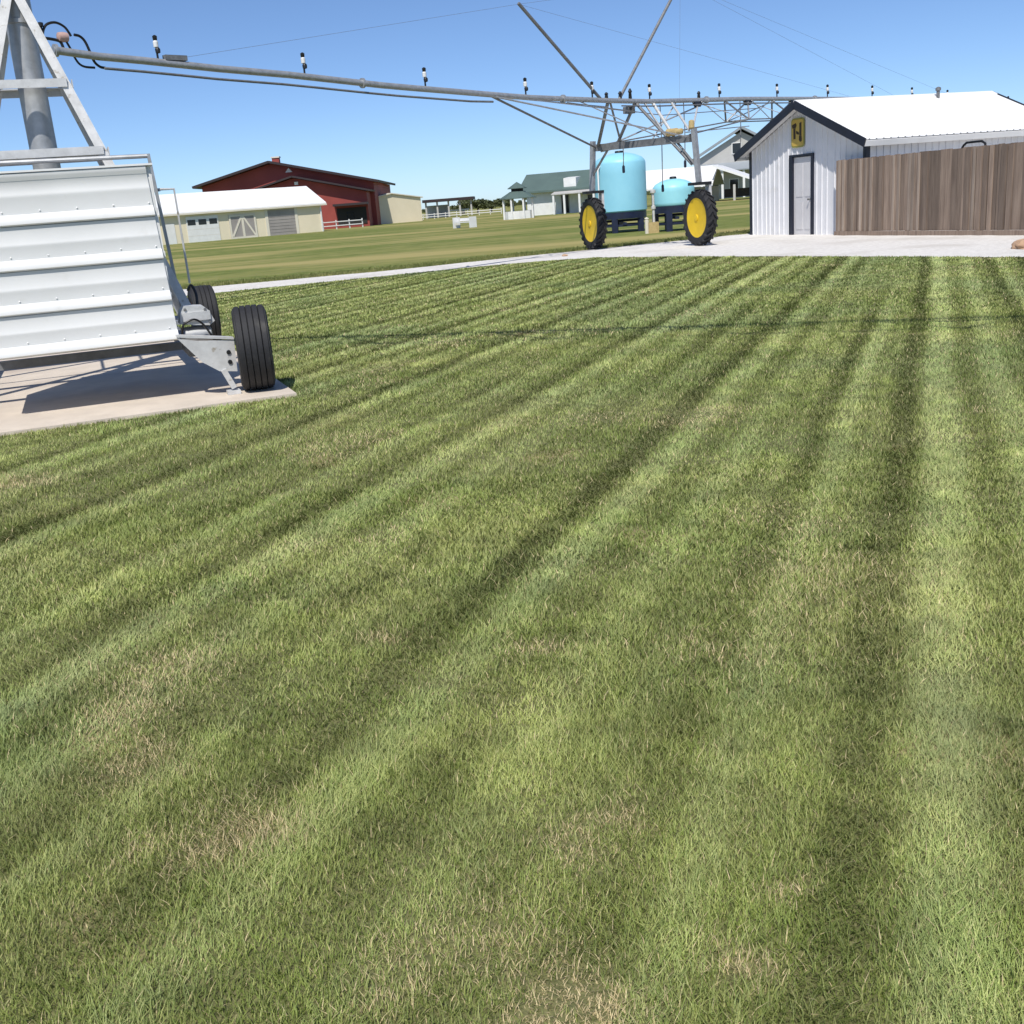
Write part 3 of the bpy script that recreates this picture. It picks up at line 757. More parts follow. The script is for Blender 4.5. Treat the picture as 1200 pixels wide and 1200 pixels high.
# ------------------------------------------------------------------ white shed with navy trim
SR = V(0.934, 0.358, 0).normalized(); SG = V(0.358, -0.934, 0).normalized()      # ridge direction, along the gable to the right
SL = V(8.2, 34.3, 0); SW, SLEN = 5.3, 6.6
sh = thing('white_shed', 'small white ribbed metal shed with navy trim and white roof behind gravel', 'shed', SL)
OH, EZ, RZ = 0.33, 2.52, 3.62
slope = (RZ - EZ) / (SW / 2)
def zroof(t): return RZ - slope * abs(t - SW / 2)
def S(r, t, z=0.0):          # r behind the gable face, t along the gable
    return SL + SR * r + SG * t + ZZ * z
def ribbed(o, x, n_out, width, zfun, rib=0.23, ribw=0.05, ribh=0.022, z0=0.02):
    """an upright sheet with vertical ribs; zfun(t) gives its top"""
    mb = MB(); ts = [0.0]; outs = [0.0]
    k = rib / 2
    while k < width - 0.01:
        for dt, oo in ((-ribw / 2, 0), (-ribw / 4, ribh), (ribw / 4, ribh), (ribw / 2, 0)):
            ts.append(min(max(k + dt, 0.001), width - 0.001)); outs.append(oo)
        k += rib
    ts.append(width); outs.append(0.0)
    vs_ = []
    for t_, oo in zip(ts, outs):
        p = V(o) + V(x) * t_ + V(n_out) * oo
        vs_ += [p + ZZ * z0, p + ZZ * zfun(t_)]
    n0 = len(ts)
    mb.add(vs_, [(2 * i, 2 * i + 2, 2 * i + 3, 2 * i + 1) for i in range(n0 - 1)])
    pb_ = [V(o) - V(n_out) * 0.04 + V(x) * t_ + ZZ * z for t_ in (0, width) for z in (z0, zfun(t_))]
    mb.add(pb_, [(0, 1, 3, 2)])
    return mb
DT0, DT1, DH = 2.02, 3.10, 2.20
panels = [(0.0, 0.88), (0.883, 2.0), (3.12, 3.9), (3.903, 4.6), (4.603, 5.3)]
for t0, t1_ in panels:
    part('wall_panel', ribbed(S(0, t0), SG, -SR, t1_ - t0, lambda q, t0=t0: zroof(t0 + q) - 0.03), M['shed_wall'], sh)
# sheet over the door, split at the ridge so its top follows the roof
mb = ribbed(S(0, 2.003), SG, -SR, 0.645, lambda q: zroof(2.003 + q) - 0.03, z0=DH + 0.08); part('wall_panel', mb, M['shed_wall'], sh)
mb = ribbed(S(0, 2.651), SG, -SR, 0.466, lambda q: zroof(2.651 + q) - 0.03, z0=DH + 0.08); part('wall_panel', mb, M['shed_wall'], sh)
for side_t, nrm in ((0.0, -SG), (SW, SG)):
    k = 0.0
    while k < SLEN - 0.1:
        w_ = min(0.94, SLEN - k)
        part('wall_panel', ribbed(S(k, side_t), SR, nrm, w_ - 0.003, lambda q: EZ - 0.02), M['shed_wall'], sh)
        k += 0.94
k = 0.0
while k < SW - 0.05:
    w_ = min(0.883, SW - k)
    part('wall_panel', ribbed(S(SLEN, k), SG, SR, w_ - 0.003, lambda q, k=k: zroof(k + q) - 0.03), M['shed_wall'], sh)
    k += 0.883
for r0, t0, a_, b_ in ((0, 0, -1, -1), (0, SW, -1, 1), (SLEN, 0, 1, -1), (SLEN, SW, 1, 1)):
    c = MB(); c.obox(S(r0, t0), SR, SG, ZZ, *sorted((a_ * 0.03, -a_ * 0.10)), *sorted((b_ * 0.03, b_ * 0.005)), 0.0, EZ + 0.02)
    c.obox(S(r0, t0), SR, SG, ZZ, *sorted((a_ * 0.03, a_ * 0.005)), *sorted((b_ * 0.004, -b_ * 0.10)), 0.0, EZ + 0.02)
    part('corner_trim', c, M['navy'], sh)
# door
dr = MB(); dr.obox(S(0, 0), SR, SG, ZZ, 0.02, 0.06, DT0 + 0.14, DT1 - 0.08, 0.03, DH)
door = part('door', dr, M['door'], sh)
for (z0, z1) in ((0.18, 0.95), (1.1, 2.02)):
    for (u0, u1) in ((0.24, 0.56), (0.66, 0.92)):
        pnl = MB(); pnl.obox(S(0, DT0), SR, SG, ZZ, 0.008, 0.0195, u0, u1, z0, z1)
        part('door_panel', pnl, M['door'], door)
kn = MB(); kn.lathe(S(0.0, DT1 - 0.17, 1.02), -SR, [(0.03, -0.02), (0.03, 0.0), (0.012, 0.01), (0.012, 0.04), (0.03, 0.05), (0.028, 0.08), (0.01, 0.085)], 12)
part('door_knob', kn, M['galv_dark'], door, True)
for t0, t1_ in ((DT0 - 0.02, DT0 + 0.14), (DT1 - 0.08, DT1 + 0.02)):  # left jamb drawn wide in navy, taking in the deep shadow there
    c = MB(); c.obox(S(0, 0), SR, SG, ZZ, -0.045, 0.065, t0, t1_, 0.0, DH + 0.02); part('door_jamb', c, M['navy'], sh)
c = MB(); c.obox(S(0, 0), SR, SG, ZZ, -0.045, 0.065, DT0 - 0.02, DT1 + 0.02, DH + 0.021, DH + 0.078); part('door_head', c, M['navy'], sh)
# roof: ribbed sheets, ridge cap, navy rake boards, white eave boards, soffits
cosr = 1 / math.sqrt(1 + slope * slope)
for sg in (-1, 1):
    dn = (SG * sg - ZZ * slope) * cosr           # down the slope
    nrm = (SG * sg * slope + ZZ) * cosr
    Ls = (SW / 2 + OH) / cosr
    r0 = -OH
    while r0 < SLEN + OH - 0.05:
        w_ = min(0.94, SLEN + OH - r0)
        mb = MB(); ts, outs = [0.0], [0.0]
        k = 0.115
        while k < w_:
            for dt, oo in ((-0.03, 0), (-0.014, 0.024), (0.014, 0.024), (0.03, 0)):
                ts.append(k + dt); outs.append(oo)
            k += 0.235
        ts.append(w_ - 0.002); outs.append(0.0)
        o = S(r0, SW / 2, RZ) + nrm * 0.07
        vs_ = []
        for t_, oo in zip(ts, outs):
            vs_ += [o + SR * t_ + nrm * oo, o + SR * t_ + nrm * oo + dn * Ls]
        mb.add(vs_, [(2 * i, 2 * i + 1, 2 * i + 3, 2 * i + 2) for i in range(len(ts) - 1)])
        mb.add([o + nrm * -0.02, o + nrm * -0.02 + dn * Ls, o + SR * w_ + nrm * -0.02 + dn * Ls, o + SR * w_ - nrm * 0.02], [(0, 1, 2, 3)])
        part('roof_sheet', mb, M['white_roof'], sh)
        r0 += 0.94
    for rr in (-OH - 0.035, SLEN + OH + 0.005):
        rk = MB(); o = S(rr, SW / 2, RZ) + nrm * 0.085
        rk.obox(o, SR, dn, nrm, 0.0, 0.03, 0.0, Ls + 0.03, -0.20, 0.02)
        part('rake_board', rk, M['navy'], sh)
    ev = MB(); o = S(-OH, SW / 2, RZ) + dn * Ls
    ev.obox(o, SR, dn, nrm, 0.0, SLEN + 2 * OH, 0.004, 0.03, -0.10, 0.045)
    part('eave_board', ev, M['white_paint'], sh)
    sf = MB(); o = S(-OH, SW / 2, RZ)
    sf.obox(o, SR, dn, nrm, 0.0, OH - 0.03, 0.0, Ls - 0.02, -0.03, 0.0)
    part('soffit', sf, M['shed_wall'], sh)
    sf = MB(); sf.obox(o, SR, dn, nrm, OH, SLEN + OH, (SW / 2 + 0.035) / cosr, Ls - 0.02, -0.03, 0.0)
    part('soffit', sf, M['shed_wall'], sh)
rc = MB(); rc.prism([(-0.22, -0.22 * slope + 0.06), (0, 0.06), (0.22, -0.22 * slope + 0.06), (0.22, -0.22 * slope + 0.117), (0, 0.12), (-0.22, -0.22 * slope + 0.117)], S(-OH, SW / 2, RZ), SG, ZZ, SR, 0.0, SLEN + 2 * OH)
part('ridge_cap', rc, M['white_roof'], sh)
vt = MB(); vt.lathe(S(4.6, SW / 2 + 0.25, RZ - 0.05), ZZ, [(0.05, 0), (0.05, 0.22), (0.08, 0.23), (0.08, 0.3), (0.02, 0.33)], 10)
part('roof_vent', vt, M['galv_dark'], sh, True)
# sign above the door
sc_ = S(-0.03, 2.42, 2.87)
sg_ = thing('yellow_sign', 'yellow upright sign with dark brown letter shape on shed gable', 'sign', sc_)
def rrect(w, h, r_, n=5):
    out = []
    for cx_, cy_, a0 in ((w - r_, h - r_, 0), (-w + r_, h - r_, 90), (-w + r_, -h + r_, 180), (w - r_, -h + r_, 270)):
        for k in range(n + 1):
            a = math.radians(a0 + 90 * k / n); out.append((cx_ + r_ * math.cos(a), cy_ + r_ * math.sin(a)))
    return out
mb = MB(); mb.prism(rrect(0.30, 0.40, 0.10), sc_, SG, ZZ, -SR, 0.0, 0.02); part('sign_board', mb, M['sign_rim'], sg_)
mb = MB(); mb.prism(rrect(0.265, 0.36, 0.09), sc_, SG, ZZ, -SR, 0.021, 0.028); part('sign_face', mb, M['sign_yellow'], sg_)
mk = MB()
def poly(pts): mk.prism(pts, sc_, SG, ZZ, -SR, 0.029, 0.035)
poly([(-0.25, 0.22), (-0.06, 0.27), (-0.03, 0.20), (-0.08, 0.12), (-0.22, 0.13)])
mk2 = MB(); mk2.prism([(-0.18, 0.125), (-0.09, 0.115), (-0.08, -0.16), (-0.17, -0.17)], sc_, SG, ZZ, -SR, 0.029, 0.035)
mk3 = MB(); mk3.prism([(0.10, 0.26), (0.19, 0.28), (0.19, -0.10), (0.10, -0.08)], sc_, SG, ZZ, -SR, 0.029, 0.035)
mk4 = MB(); mk4.prism([(0.09, -0.085), (0.20, -0.105), (0.21, -0.23), (0.13, -0.26), (0.08, -0.2)], sc_, SG, ZZ, -SR, 0.029, 0.035)
mk5 = MB(); mk5.prism([(-0.06, 0.06), (0.05, 0.02), (0.09, -0.02), (0.06, -0.06), (-0.04, -0.03)], sc_, SG, ZZ, -SR, 0.029, 0.035)
for q in (mk, mk2, mk3, mk4, mk5): part('sign_mark', q, M['sign_dark'], sg_)

# ------------------------------------------------------------------ board fence
FD = V(0.343, -0.939, 0).normalized(); FN = V(-0.939, -0.343, 0).normalized(); F0 = V(9.52, 30.05, 0)
fe = thing('board_fence', 'weathered brown upright board fence in front of the white shed', 'fence', F0)
FL, FH = 9.4, 2.0
def board_mesh(w, t):
    mb = MB()
    mb.add([(0, 0, 0), (w, 0, 0), (w, t, 0), (0, t, 0), (0, 0, 1), (w, 0, 1), (w, t, 1), (0, t, 1)], [(0, 3, 2, 1), (4, 5, 6, 7), (0, 1, 5, 4), (1, 2, 6, 5), (2, 3, 7, 6), (3, 0, 4, 7)])
    return mb
rot = Matrix((FD, -FN, ZZ)).transposed().to_euler()
bmA = board_mesh(0.185, 0.018).mesh('board', M['fence']); bmB = board_mesh(0.09, 0.02).mesh('board', M['fence_light']); bmC = board_mesh(0.15, 0.018).mesh('board', M['fence'])
x = 0.0; i = 0
rr = random.Random(4)
while x < FL:
    w = 0.19
    b = place('board', bmA, fe, FD * x); b.rotation_euler = rot; b.scale = (1 + rr.uniform(-0.06, 0.04), 1, FH - 0.14 + rr.uniform(-0.012, 0.008)); b.location.z = 0.14
    if rr.random() < 0.6:
        xx = x + w - 0.045 + rr.uniform(-0.015, 0.015)
        b2 = place('board', bmB if rr.random() < 0.5 else bmC, fe, FD * (xx - (0.03 if rr.random() < .5 else 0)) + FN * 0.021)
        b2.rotation_euler = rot; b2.scale = (1 + rr.uniform(-0.25, 0.1), 1, FH - 0.145 + rr.uniform(-0.012, 0.01)); b2.location.z = 0.14
    x += w - rr.uniform(0.005, 0.02); i += 1
FLx = x
for z0, z1, off, nm in ((0.0, 0.137, 0.002, 'kick_board'), (0.45, 0.54, -0.075, 'fence_rail'), (1.6, 1.69, -0.075, 'fence_rail')):
    kb = MB(); kb.obox(F0, FD, FN, ZZ, -0.02, FLx, off, off + 0.035, z0, z1); part(nm, kb, M['fence'], fe)
k = 0.3
while k < FLx:
    ps = MB(); ps.obox(F0 + FD * k, FD, FN, ZZ, -0.045, 0.045, -0.17, -0.078, 0.0, 1.9); part('fence_post', ps, M['fence'], fe); k += 2.4
# black bent bar standing behind the fence
p0, p1 = V(11.45, 26.62, 0), V(11.72, 25.95, 0)
hb = MB(); hb.tube([p0 + V(0, 0, 0), p0 + V(0, 0, 1.98), p0.lerp(p1, 0.1) + V(0, 0, 2.07), p0.lerp(p1, 0.22) + V(0, 0, 2.12), p0.lerp(p1, 0.85) + V(0, 0, 2.12), p1 + V(0, 0, 2.06), p1], 0.028, 10)
solo('bent_bar', hb, M['black'], 'black bent bar showing just above the fence top', 'bar', p0, smooth=True)
# tan stone at the right end of the gravel
def rock(name, c, size, m_, label, cat, seed):
    r = random.Random(seed); mb = MB(); n, k = 12, 7; vs_ = []
    for i in range(k):
        th = math.pi * i / (k - 1) * 0.62
        for j in range(n):
            ph = 2 * math.pi * j / n; q = 1 + r.uniform(-0.16, 0.16)
            vs_.append((c[0] + size[0] * math.sin(th) * math.cos(ph) * q, c[1] + size[1] * math.sin(th) * math.sin(ph) * q, c[2] + size[2] * (math.cos(th) - math.cos(math.pi * 0.62)) * 0.72 * (1 + r.uniform(-.05, .05))))
    mb.add(vs_, [(i * n + j, i * n + (j + 1) % n, (i + 1) * n + (j + 1) % n, (i + 1) * n + j) for i in range(k - 1) for j in range(n)])
    return solo(name, mb, m_, label, cat, c, smooth=False)
rock('stone', (10.02, 20.3, 0.0), (0.24, 0.3, 0.19), M['stone'], 'orange tan stone on the pale gravel near the fence', 'stone', 3)
rock('clod', (2.02, 30.3, 0.02), (0.09, 0.08, 0.06), M['stone'], 'small rust-coloured clod lying on the gravel road', 'clod', 5)

# ------------------------------------------------------------------ far buildings
def frame(o, d):
    d = V(d[0], d[1], 0).normalized(); n = V(d.y, -d.x, 0)      # n faces the camera
    return V(o[0], o[1], 0), d, n
class Bld:
    def __init__(s, name, label, o, d, cat='building', group=None):
        s.o, s.d, s.n = frame(o, d); s.t = thing(name, label, cat, s.o, group)
    def slab(s, name, m_, x0, x1, z0, z1, y0, y1, parent=None):
        """x along the front, z up, y towards the camera"""
        mb = MB(); mb.obox(s.o, s.d, s.n, ZZ, x0, x1, y0, y1, z0, z1); return part(name, mb, M[m_], parent or s.t)
    def gable(s, name, m_, pts, y0, y1, parent=None):
        mb = MB(); mb.prism(pts, s.o, s.d, ZZ, s.n, y0, y1); return part(name, mb, M[m_], parent or s.t)
    def bar(s, name, m_, p, q, w, h, parent=None):
        mb = MB(); P = lambda c: s.o + s.d * c[0] + ZZ * c[1] + s.n * c[2]; mb.beam(P(p), P(q), w, h); return part(name, mb, M[m_], parent or s.t)
    def side_prism(s, name, m_, pts, x0, x1, parent=None):
        """profile of (y, z) pairs run along the front from x0 to x1"""
        mb = MB(); mb.prism(pts, s.o, s.n, ZZ, s.d, x0, x1); return part(name, mb, M[m_], parent or s.t)

# cream garage
b = Bld('cream_garage', 'long low cream garage with white roof and three large doors', (-34.79, 121.2), (14.98, 10.37))
X0 = -5.0
b.side_prism('wall', 'cream', [(0, -0.02), (0, 3.1), (-4.5, 4.9), (-9, 3.1), (-9, -0.02)], X0, 18.2)
b.side_prism('roof', 'white_roof', [(0.35, 3.05), (0.35, 3.3), (-4.5, 5.42), (-9.35, 3.3), (-9.35, 3.05), (-4.5, 5.2)], X0 - 0.5, 18.75)
b.slab('gutter', 'cream_pale', X0 - 0.5, 18.75, 2.98, 3.16, 0.37, 0.48)
b.slab('door', 'white_paint', -0.75, 0.25, 0.0, 2.15, 0.01, 0.05)
od = b.slab('overhead_door', 'white_paint', 1.6, 5.3, 0.0, 2.75, 0.01, 0.06)
for z in (0.68, 1.36, 2.04): b.slab('door_seam', 'cream_pale', 1.6, 5.3, z - 0.015, z + 0.015, 0.061, 0.066, od)
for x0, x1 in ((1.75, 2.65), (3.0, 3.9), (4.25, 5.15)): b.slab('window_pane', 'glass', x0, x1, 1.84, 2.42, 0.062, 0.075, od)
xd = b.slab('barn_door', 'grey_door', 6.55, 9.75, 0.0, 2.6, 0.01, 0.06)
for x0, x1, z0, z1 in ((6.55, 9.75, 2.42, 2.6), (6.55, 9.75, 0.0, 0.2), (6.55, 6.75, 0.2, 2.42), (9.55, 9.75, 0.2, 2.42), (8.02, 8.28, 0.2, 2.42)): b.slab('door_board', 'cream_pale', x0, x1, z0, z1, 0.062, 0.10, xd)
for p, q in (((8.05, 2.4, 0.08), (6.8, 0.25, 0.08)), ((8.25, 2.4, 0.08), (9.5, 0.25, 0.08))): b.bar('door_board', 'cream_pale', p, q, 0.05, 0.2, xd)
rd = b.slab('roll_up_door', 'grey_door', 11.3, 14.65, 0.0, 2.85, 0.01, 0.05)
for z in np.arange(0.35, 2.8, 0.35): b.slab('door_slat', 'grey_door', 11.32, 14.63, z - 0.02, z + 0.02, 0.051, 0.075, rd)
for x0, x1 in ((10.95, 11.29), (14.66, 15.0)): b.slab('door_trim', 'cream_pale', x0, x1, 0.0, 2.95, 0.01, 0.07)
b.slab('downpipe', 'white_paint', 17.95, 18.1, 0.0, 2.9, 0.02, 0.14)

# red barn
b = Bld('red_barn', 'large dark red barn with wide low gable behind the cream garage', (-41, 156), (1, 0.0))
L0, A0, R0 = (0.3, 6.75), (11.2, 9.35), (26.0, 5.75)
b.gable('wall', 'red_wall', [(1.2, -0.02), (25.2, -0.02), (25.2, 5.92), (11.2, 9.32), (1.2, 6.94)], -26, 0)
def roofslab(b, p, q, th, y0, y1, m_):
    d = V(q[0] - p[0], q[1] - p[1], 0).normalized(); nn_ = (-d.y, d.x)
    pts = [p, q, (q[0] + nn_[0] * th, q[1] + nn_[1] * th), (p[0] + nn_[0] * th, p[1] + nn_[1] * th)]
    return b.gable('roof', m_, pts, y0, y1)
roofslab(b, L0, A0, 0.32, -27, 1.6, 'dark_roof'); roofslab(b, A0, R0, 0.32, -27, 1.6, 'dark_roof')
b.gable('porch_wall', 'red_wall', [(10.4, 0.0), (24.6, 0.0), (24.6, 4.6), (14.9, 7.0), (10.4, 5.9)], 0.01, 4.8)
roofslab(b, (9.6, 5.75), (14.9, 7.08), 0.22, -0.5, 6.0, 'dark_roof'); roofslab(b, (14.9, 7.08), (25.2, 4.55), 0.22, -0.5, 6.0, 'dark_roof')
b.slab('porch_opening', 'dark', 20.3, 24.3, 0.4, 2.6, 4.82, 4.9)
b.slab('porch_canopy', 'dark_roof', 20.0, 24.7, 2.9, 3.2, 4.82, 6.3)
b.slab('barn_window', 'glass', 21.6, 22.6, 1.0, 2.0, 4.91, 4.96)
ch = b.slab('chimney', 'red_wall', 10.5, 11.5, 9.3, 10.3, -6, -5); b.slab('chimney_cap', 'cream_pale', 10.4, 11.6, 10.3, 10.5, -6.1, -4.9, ch)
b.gable('gable_vent', 'white_paint', [(13.1, 8.0), (14.1, 8.0), (13.6, 8.6)], 0.02, 0.12)
b.slab('porch_lamp', 'white_paint', 15.0, 15.5, 6.1, 6.5, 4.82, 5.0)

# cream store shed with shallow gable
b = Bld('cream_shed', 'plain windowless cream metal shed beside the red barn', (-17.3, 160), (6.5, 4.5))
b.gable('wall', 'cream', [(0, -0.02), (8.9, -0.02), (8.9, 3.35), (3.9, 4.15), (0, 3.55)], -9, 0)
roofslab(b, (-0.25, 3.53), (3.9, 4.17), 0.14, -9.2, 0.25, 'cream_pale'); roofslab(b, (3.9, 4.17), (9.2, 3.33), 0.14, -9.2, 0.25, 'cream_pale')
b.slab('annex', 'grey_wall', -2.6, -0.02, 0.0, 3.0, -6, -1.0)
b.slab('roof_vent', 'galv_dark', 1.9, 2.5, 3.9, 4.75, -5, -4.4)

# low white rail fence by the barn: two posts and rails
def rail_fence(o, d, n, gap, h, label, group=None):
    o_, d_, n_ = frame(o, d); t = thing('rail_fence', label, 'fence', o_, group)
    for k in range(n):
        mb = MB(); mb.obox(o_ + d_ * gap * k, d_, n_, ZZ, -0.06, 0.06, -0.06, 0.06, 0, h); part('fence_post', mb, M['white_paint'], t)
    for z in (h * 0.4, h * 0.82):
        mb = MB(); mb.obox(o_, d_, n_, ZZ, 0, gap * (n - 1), 0.1, 0.15, z - 0.055, z + 0.055); part('fence_rail', mb, M['white_paint'], t)
rail_fence((-21.3, 141), (6, 3.2), 4, 1.8, 1.15, 'short low white rail fence in front of the red barn porch')
rail_fence((-13.0, 186), (1, 0.05), 9, 1.9, 0.9, 'white rail fence in front of the dark roofed pavilion')

# open pavilion with flat dark roof
b = Bld('pavilion', 'open pavilion with thin flat dark roof near the horizon', (-11.6, 200), (8.7, -0.3))
b.slab('roof', 'dark_roof', -0.2, 9.1, 2.75, 3.25, -6, 0.6)
for k in range(5): b.slab('post', 'grey_wall', 0.2 + 2.05 * k, 0.5 + 2.05 * k, 0.0, 2.75, -0.3, 0.0)
b.slab('back_wall', 'white_paint', 0.0, 4.0, 0.0, 2.2, -6, -5.8)
b.slab('table', 'white_paint', 4.5, 8.0, 0.9, 1.2, -3, -1.5)
# low white structure on the far lawn
o_, d_, n_ = frame((-2.6, 85.5), (1.9, -2.6)); wb = thing('lawn_bench', 'small low white bench out on the far lawn', 'bench', o_)
mb = MB(); mb.obox(o_, d_, n_, ZZ, 0.25, 2.2, -0.2, 0.25, 0.38, 0.45); part('seat', mb, M['white_paint'], wb)
mb = MB(); mb.obox(o_, d_, n_, ZZ, 0.25, 2.2, -0.28, -0.22, 0.5, 0.72); part('backrest', mb, M['white_paint'], wb)
for x0 in (0.0, 2.2):
    mb = MB(); mb.obox(o_, d_, n_, ZZ, x0, x0 + 0.14, -0.3, 0.3, 0.0, 0.8); part('end_panel', mb, M['white_paint'], wb)

# white house with green roof, and the gazebo before it
b = Bld('green_roof_house', 'white house with grey green roof left of the tall blue tank', (4.2, 124), (8.6, -2.6))
b.side_prism('wall', 'white_paint', [(0, -0.02), (0, 2.6), (-4, 4.1), (-8, 2.6), (-8, -0.02)], 0.2, 11.5)
b.side_prism('roof', 'green_roof', [(0.8, 2.42), (0.8, 2.62), (-4, 4.55), (-8.8, 2.62), (-8.8, 2.42), (-4, 4.3)], -0.7, 12.2)
dm = b.side_prism('dormer', 'white_paint', [(0.3, 2.7), (0.3, 3.75), (-2.6, 3.9), (-2.6, 3.3)], 4.6, 6.0)
b.side_prism('porch_roof', 'grey_wall', [(2.4, 2.05), (2.4, 2.15), (0.02, 2.5), (0.02, 2.35)], 3.6, 11.0)
for x0 in (3.7, 4.9, 6.6, 8.2, 9.6, 10.8): b.slab('porch_post', 'white_paint', x0, x0 + 0.22, 0.0, 2.05, 2.1, 2.35)
for x0, x1, z0, z1 in ((4.2, 5.0, 0.0, 1.95), (7.2, 7.9, 0.3, 1.8), (8.8, 9.4, 0.3, 1.8)):
    w = b.slab('window', 'grey_wall', x0 - 0.08, x1 + 0.08, z0, z1 + 0.08, 0.005, 0.05); b.slab('pane', 'glass', x0, x1, z0 + 0.06, z1, 0.051, 0.06, w)
b.slab('chimney', 'grey_wall', 7.6, 8.2, 4.1, 5.2, -4.2, -3.7)
gz = thing('gazebo', 'small gazebo with two-tier grey green roof beside the white house', 'gazebo', (3.0, 110, 0))
def cone(r0, z0, r1, z1): return MB().lathe((3.0, 110, 0), ZZ, [(r0, z0 - 0.06), (r0, z0), (r1, z1), (0.05, z1 + 0.02)], 8)
rf = part('roof', cone(1.85, 2.0, 0.75, 2.62), M['green_roof'], gz); part('cupola_roof', cone(0.95, 2.95, 0.06, 3.5), M['green_roof'], rf)
mb = MB(); mb.lathe((3.0, 110, 0), ZZ, [(0.6, 2.6), (0.6, 2.93), (0.3, 2.94)], 8); part('cupola', mb, M['dark'], rf)
for k in range(8):
    a = k * math.pi / 4 + 0.3; mb = MB(); p = V(3.0 + 1.55 * math.cos(a), 110 + 1.55 * math.sin(a), 0); mb.beam(p, p + ZZ * 1.95, 0.16, 0.16); part('post', mb, M['white_paint'], gz)
mb = MB(); mb.lathe((3.0, 110, 0), ZZ, [(1.48, 0.0), (1.54, 0.0), (1.54, 0.75), (1.48, 0.75)], 8, closed=True); part('railing', mb, M['white_paint'], gz)

# white low-roofed store and grey house behind the shed
b = Bld('white_canopy', 'long low white roofed canopy with dark open side behind turquoise tank', (17.6, 126), (10.2, -3.6))
b.side_prism('roof', 'white_roof', [(1.0, 1.75), (1.0, 1.95), (-4, 4.0), (-9, 2.0), (-9, 1.8), (-4, 3.8)], -0.4, 8.2)
b.gable('lean_to_roof', 'white_roof', [(8.2, 3.95), (14.2, 1.55), (14.2, 1.35), (8.2, 3.7)], -8, 1.0)
for x0 in (0.0, 2.6, 5.2, 7.8, 10.4, 12.8): b.slab('post', 'grey_wall', x0, x0 + 0.25, 0.0, 1.7, 0.4, 0.65)
b.slab('back_wall', 'white_paint', 0.0, 8.0, 0.0, 1.7, -6, -5.8)
b.slab('lean_to_shade', 'dark', 9.2, 13.2, 0.35, 1.25, -3, -1.2)  # dark slab standing in for the shade under the open lean-to
b = Bld('grey_house', 'tall grey house with blue grey gable roof behind the shed', (27.6, 150), (10, -1.5))
b.gable('wall', 'grey_wall', [(1.2, -0.02), (12.6, -0.02), (12.6, 5.4), (6.9, 8.4), (1.2, 5.3)], -12, 0)
roofslab(b, (0.6, 5.2), (6.9, 8.75), 0.3, -12.6, 0.8, 'slate'); roofslab(b, (6.9, 8.75), (13.2, 5.2), 0.3, -12.6, 0.8, 'slate')
b.side_prism('porch_roof', 'slate', [(3.0, 3.5), (3.0, 3.65), (0.02, 4.6), (0.02, 4.35)], 0.9, 12.8)
for x0 in (1.3, 4.0, 6.8, 9.6, 12.2): b.slab('porch_post', 'white_paint', x0, x0 + 0.3, 0.0, 3.5, 2.5, 2.8)
for x0, z0 in ((2.6, 1.0), (5.2, 1.0), (8.4, 1.0), (5.6, 5.6)):
    w = b.slab('window', 'white_paint', x0, x0 + 1.3, z0, z0 + 1.5, 0.01, 0.08); b.slab('pane', 'glass', x0 + 0.12, x0 + 1.18, z0 + 0.12, z0 + 1.38, 0.081, 0.1, w)

# ------------------------------------------------------------------ far trees along the horizon
def tree(x, y, h, w, label, seed, m_='leaf', group='far trees along the horizon'):
    r = np.random.default_rng(seed)
    t = thing('far_tree', label, 'tree', (x, y, 0), group)
    mb = MB(); mb.tube([(x, y, 0), (x + 0.1, y, h * 0.35), (x - 0.1, y + 0.1, h * 0.75)], [w * 0.05, w * 0.035, w * 0.012], 7)
    for k in range(5):
        a = r.uniform(0, 6.28); mb.tube([(x, y, h * 0.3), (x + math.cos(a) * w * 0.3, y + math.sin(a) * w * 0.3, h * r.uniform(0.55, 0.8))], [w * 0.02, w * 0.008], 5)
    part('trunk', mb, M['trunk'], t, True)
    n = 900
    cl = r.uniform(-1, 1, (9, 3)) * [0.34 * w, 0.34 * w, 0.26 * h] + [x, y, h * 0.6]
    idx = r.integers(0, 9, n)
    d = r.normal(size=(n, 3)); d /= np.linalg.norm(d, axis=1)[:, None]
    c = cl[idx] + d * (r.uniform(0.3, 1, n) ** 0.5)[:, None] * [w * 0.2, w * 0.2, h * 0.17]
    c[:, 2] = np.maximum(c[:, 2], 0.15 * h)
    s = w * 0.045
    u = r.normal(size=(n, 3)); u /= np.linalg.norm(u, axis=1)[:, None]
    v = np.cross(u, r.normal(size=(n, 3))); v /= np.linalg.norm(v, axis=1)[:, None]
    vv_ = np.stack([c - u * s, c + v * s * 0.6, c + u * s, c - v * s * 0.6], 1).reshape(-1, 3)
    mb = MB(); mb.v = [tuple(q) for q in vv_]; mb.f = [(4 * i, 4 * i + 1, 4 * i + 2, 4 * i + 3) for i in range(n)]
    me = bpy.data.meshes.new('crown'); me.from_pydata([tuple(V(q) - ORI[t]) for q in mb.v], [], mb.f); me.materials.append(M[m_])
    place('crown', me, t)
for i, (x, y, h, w, lb) in enumerate((
        (-2.2, 232, 3.2, 6.0, 'low olive tree just right of the dark roofed pavilion'),
        (0.6, 236, 2.6, 5.0, 'low olive tree between the pavilion and the gazebo'),
        (3.2, 226, 2.9, 5.5, 'low olive tree just left of the gazebo'),
        (-6.0, 262, 3.2, 8.0, 'low olive tree seen under the dark pavilion roof'))):
    tree(x, y, h, w, lb, 20 + i)
r_ = random.Random(9)
hg = MB()
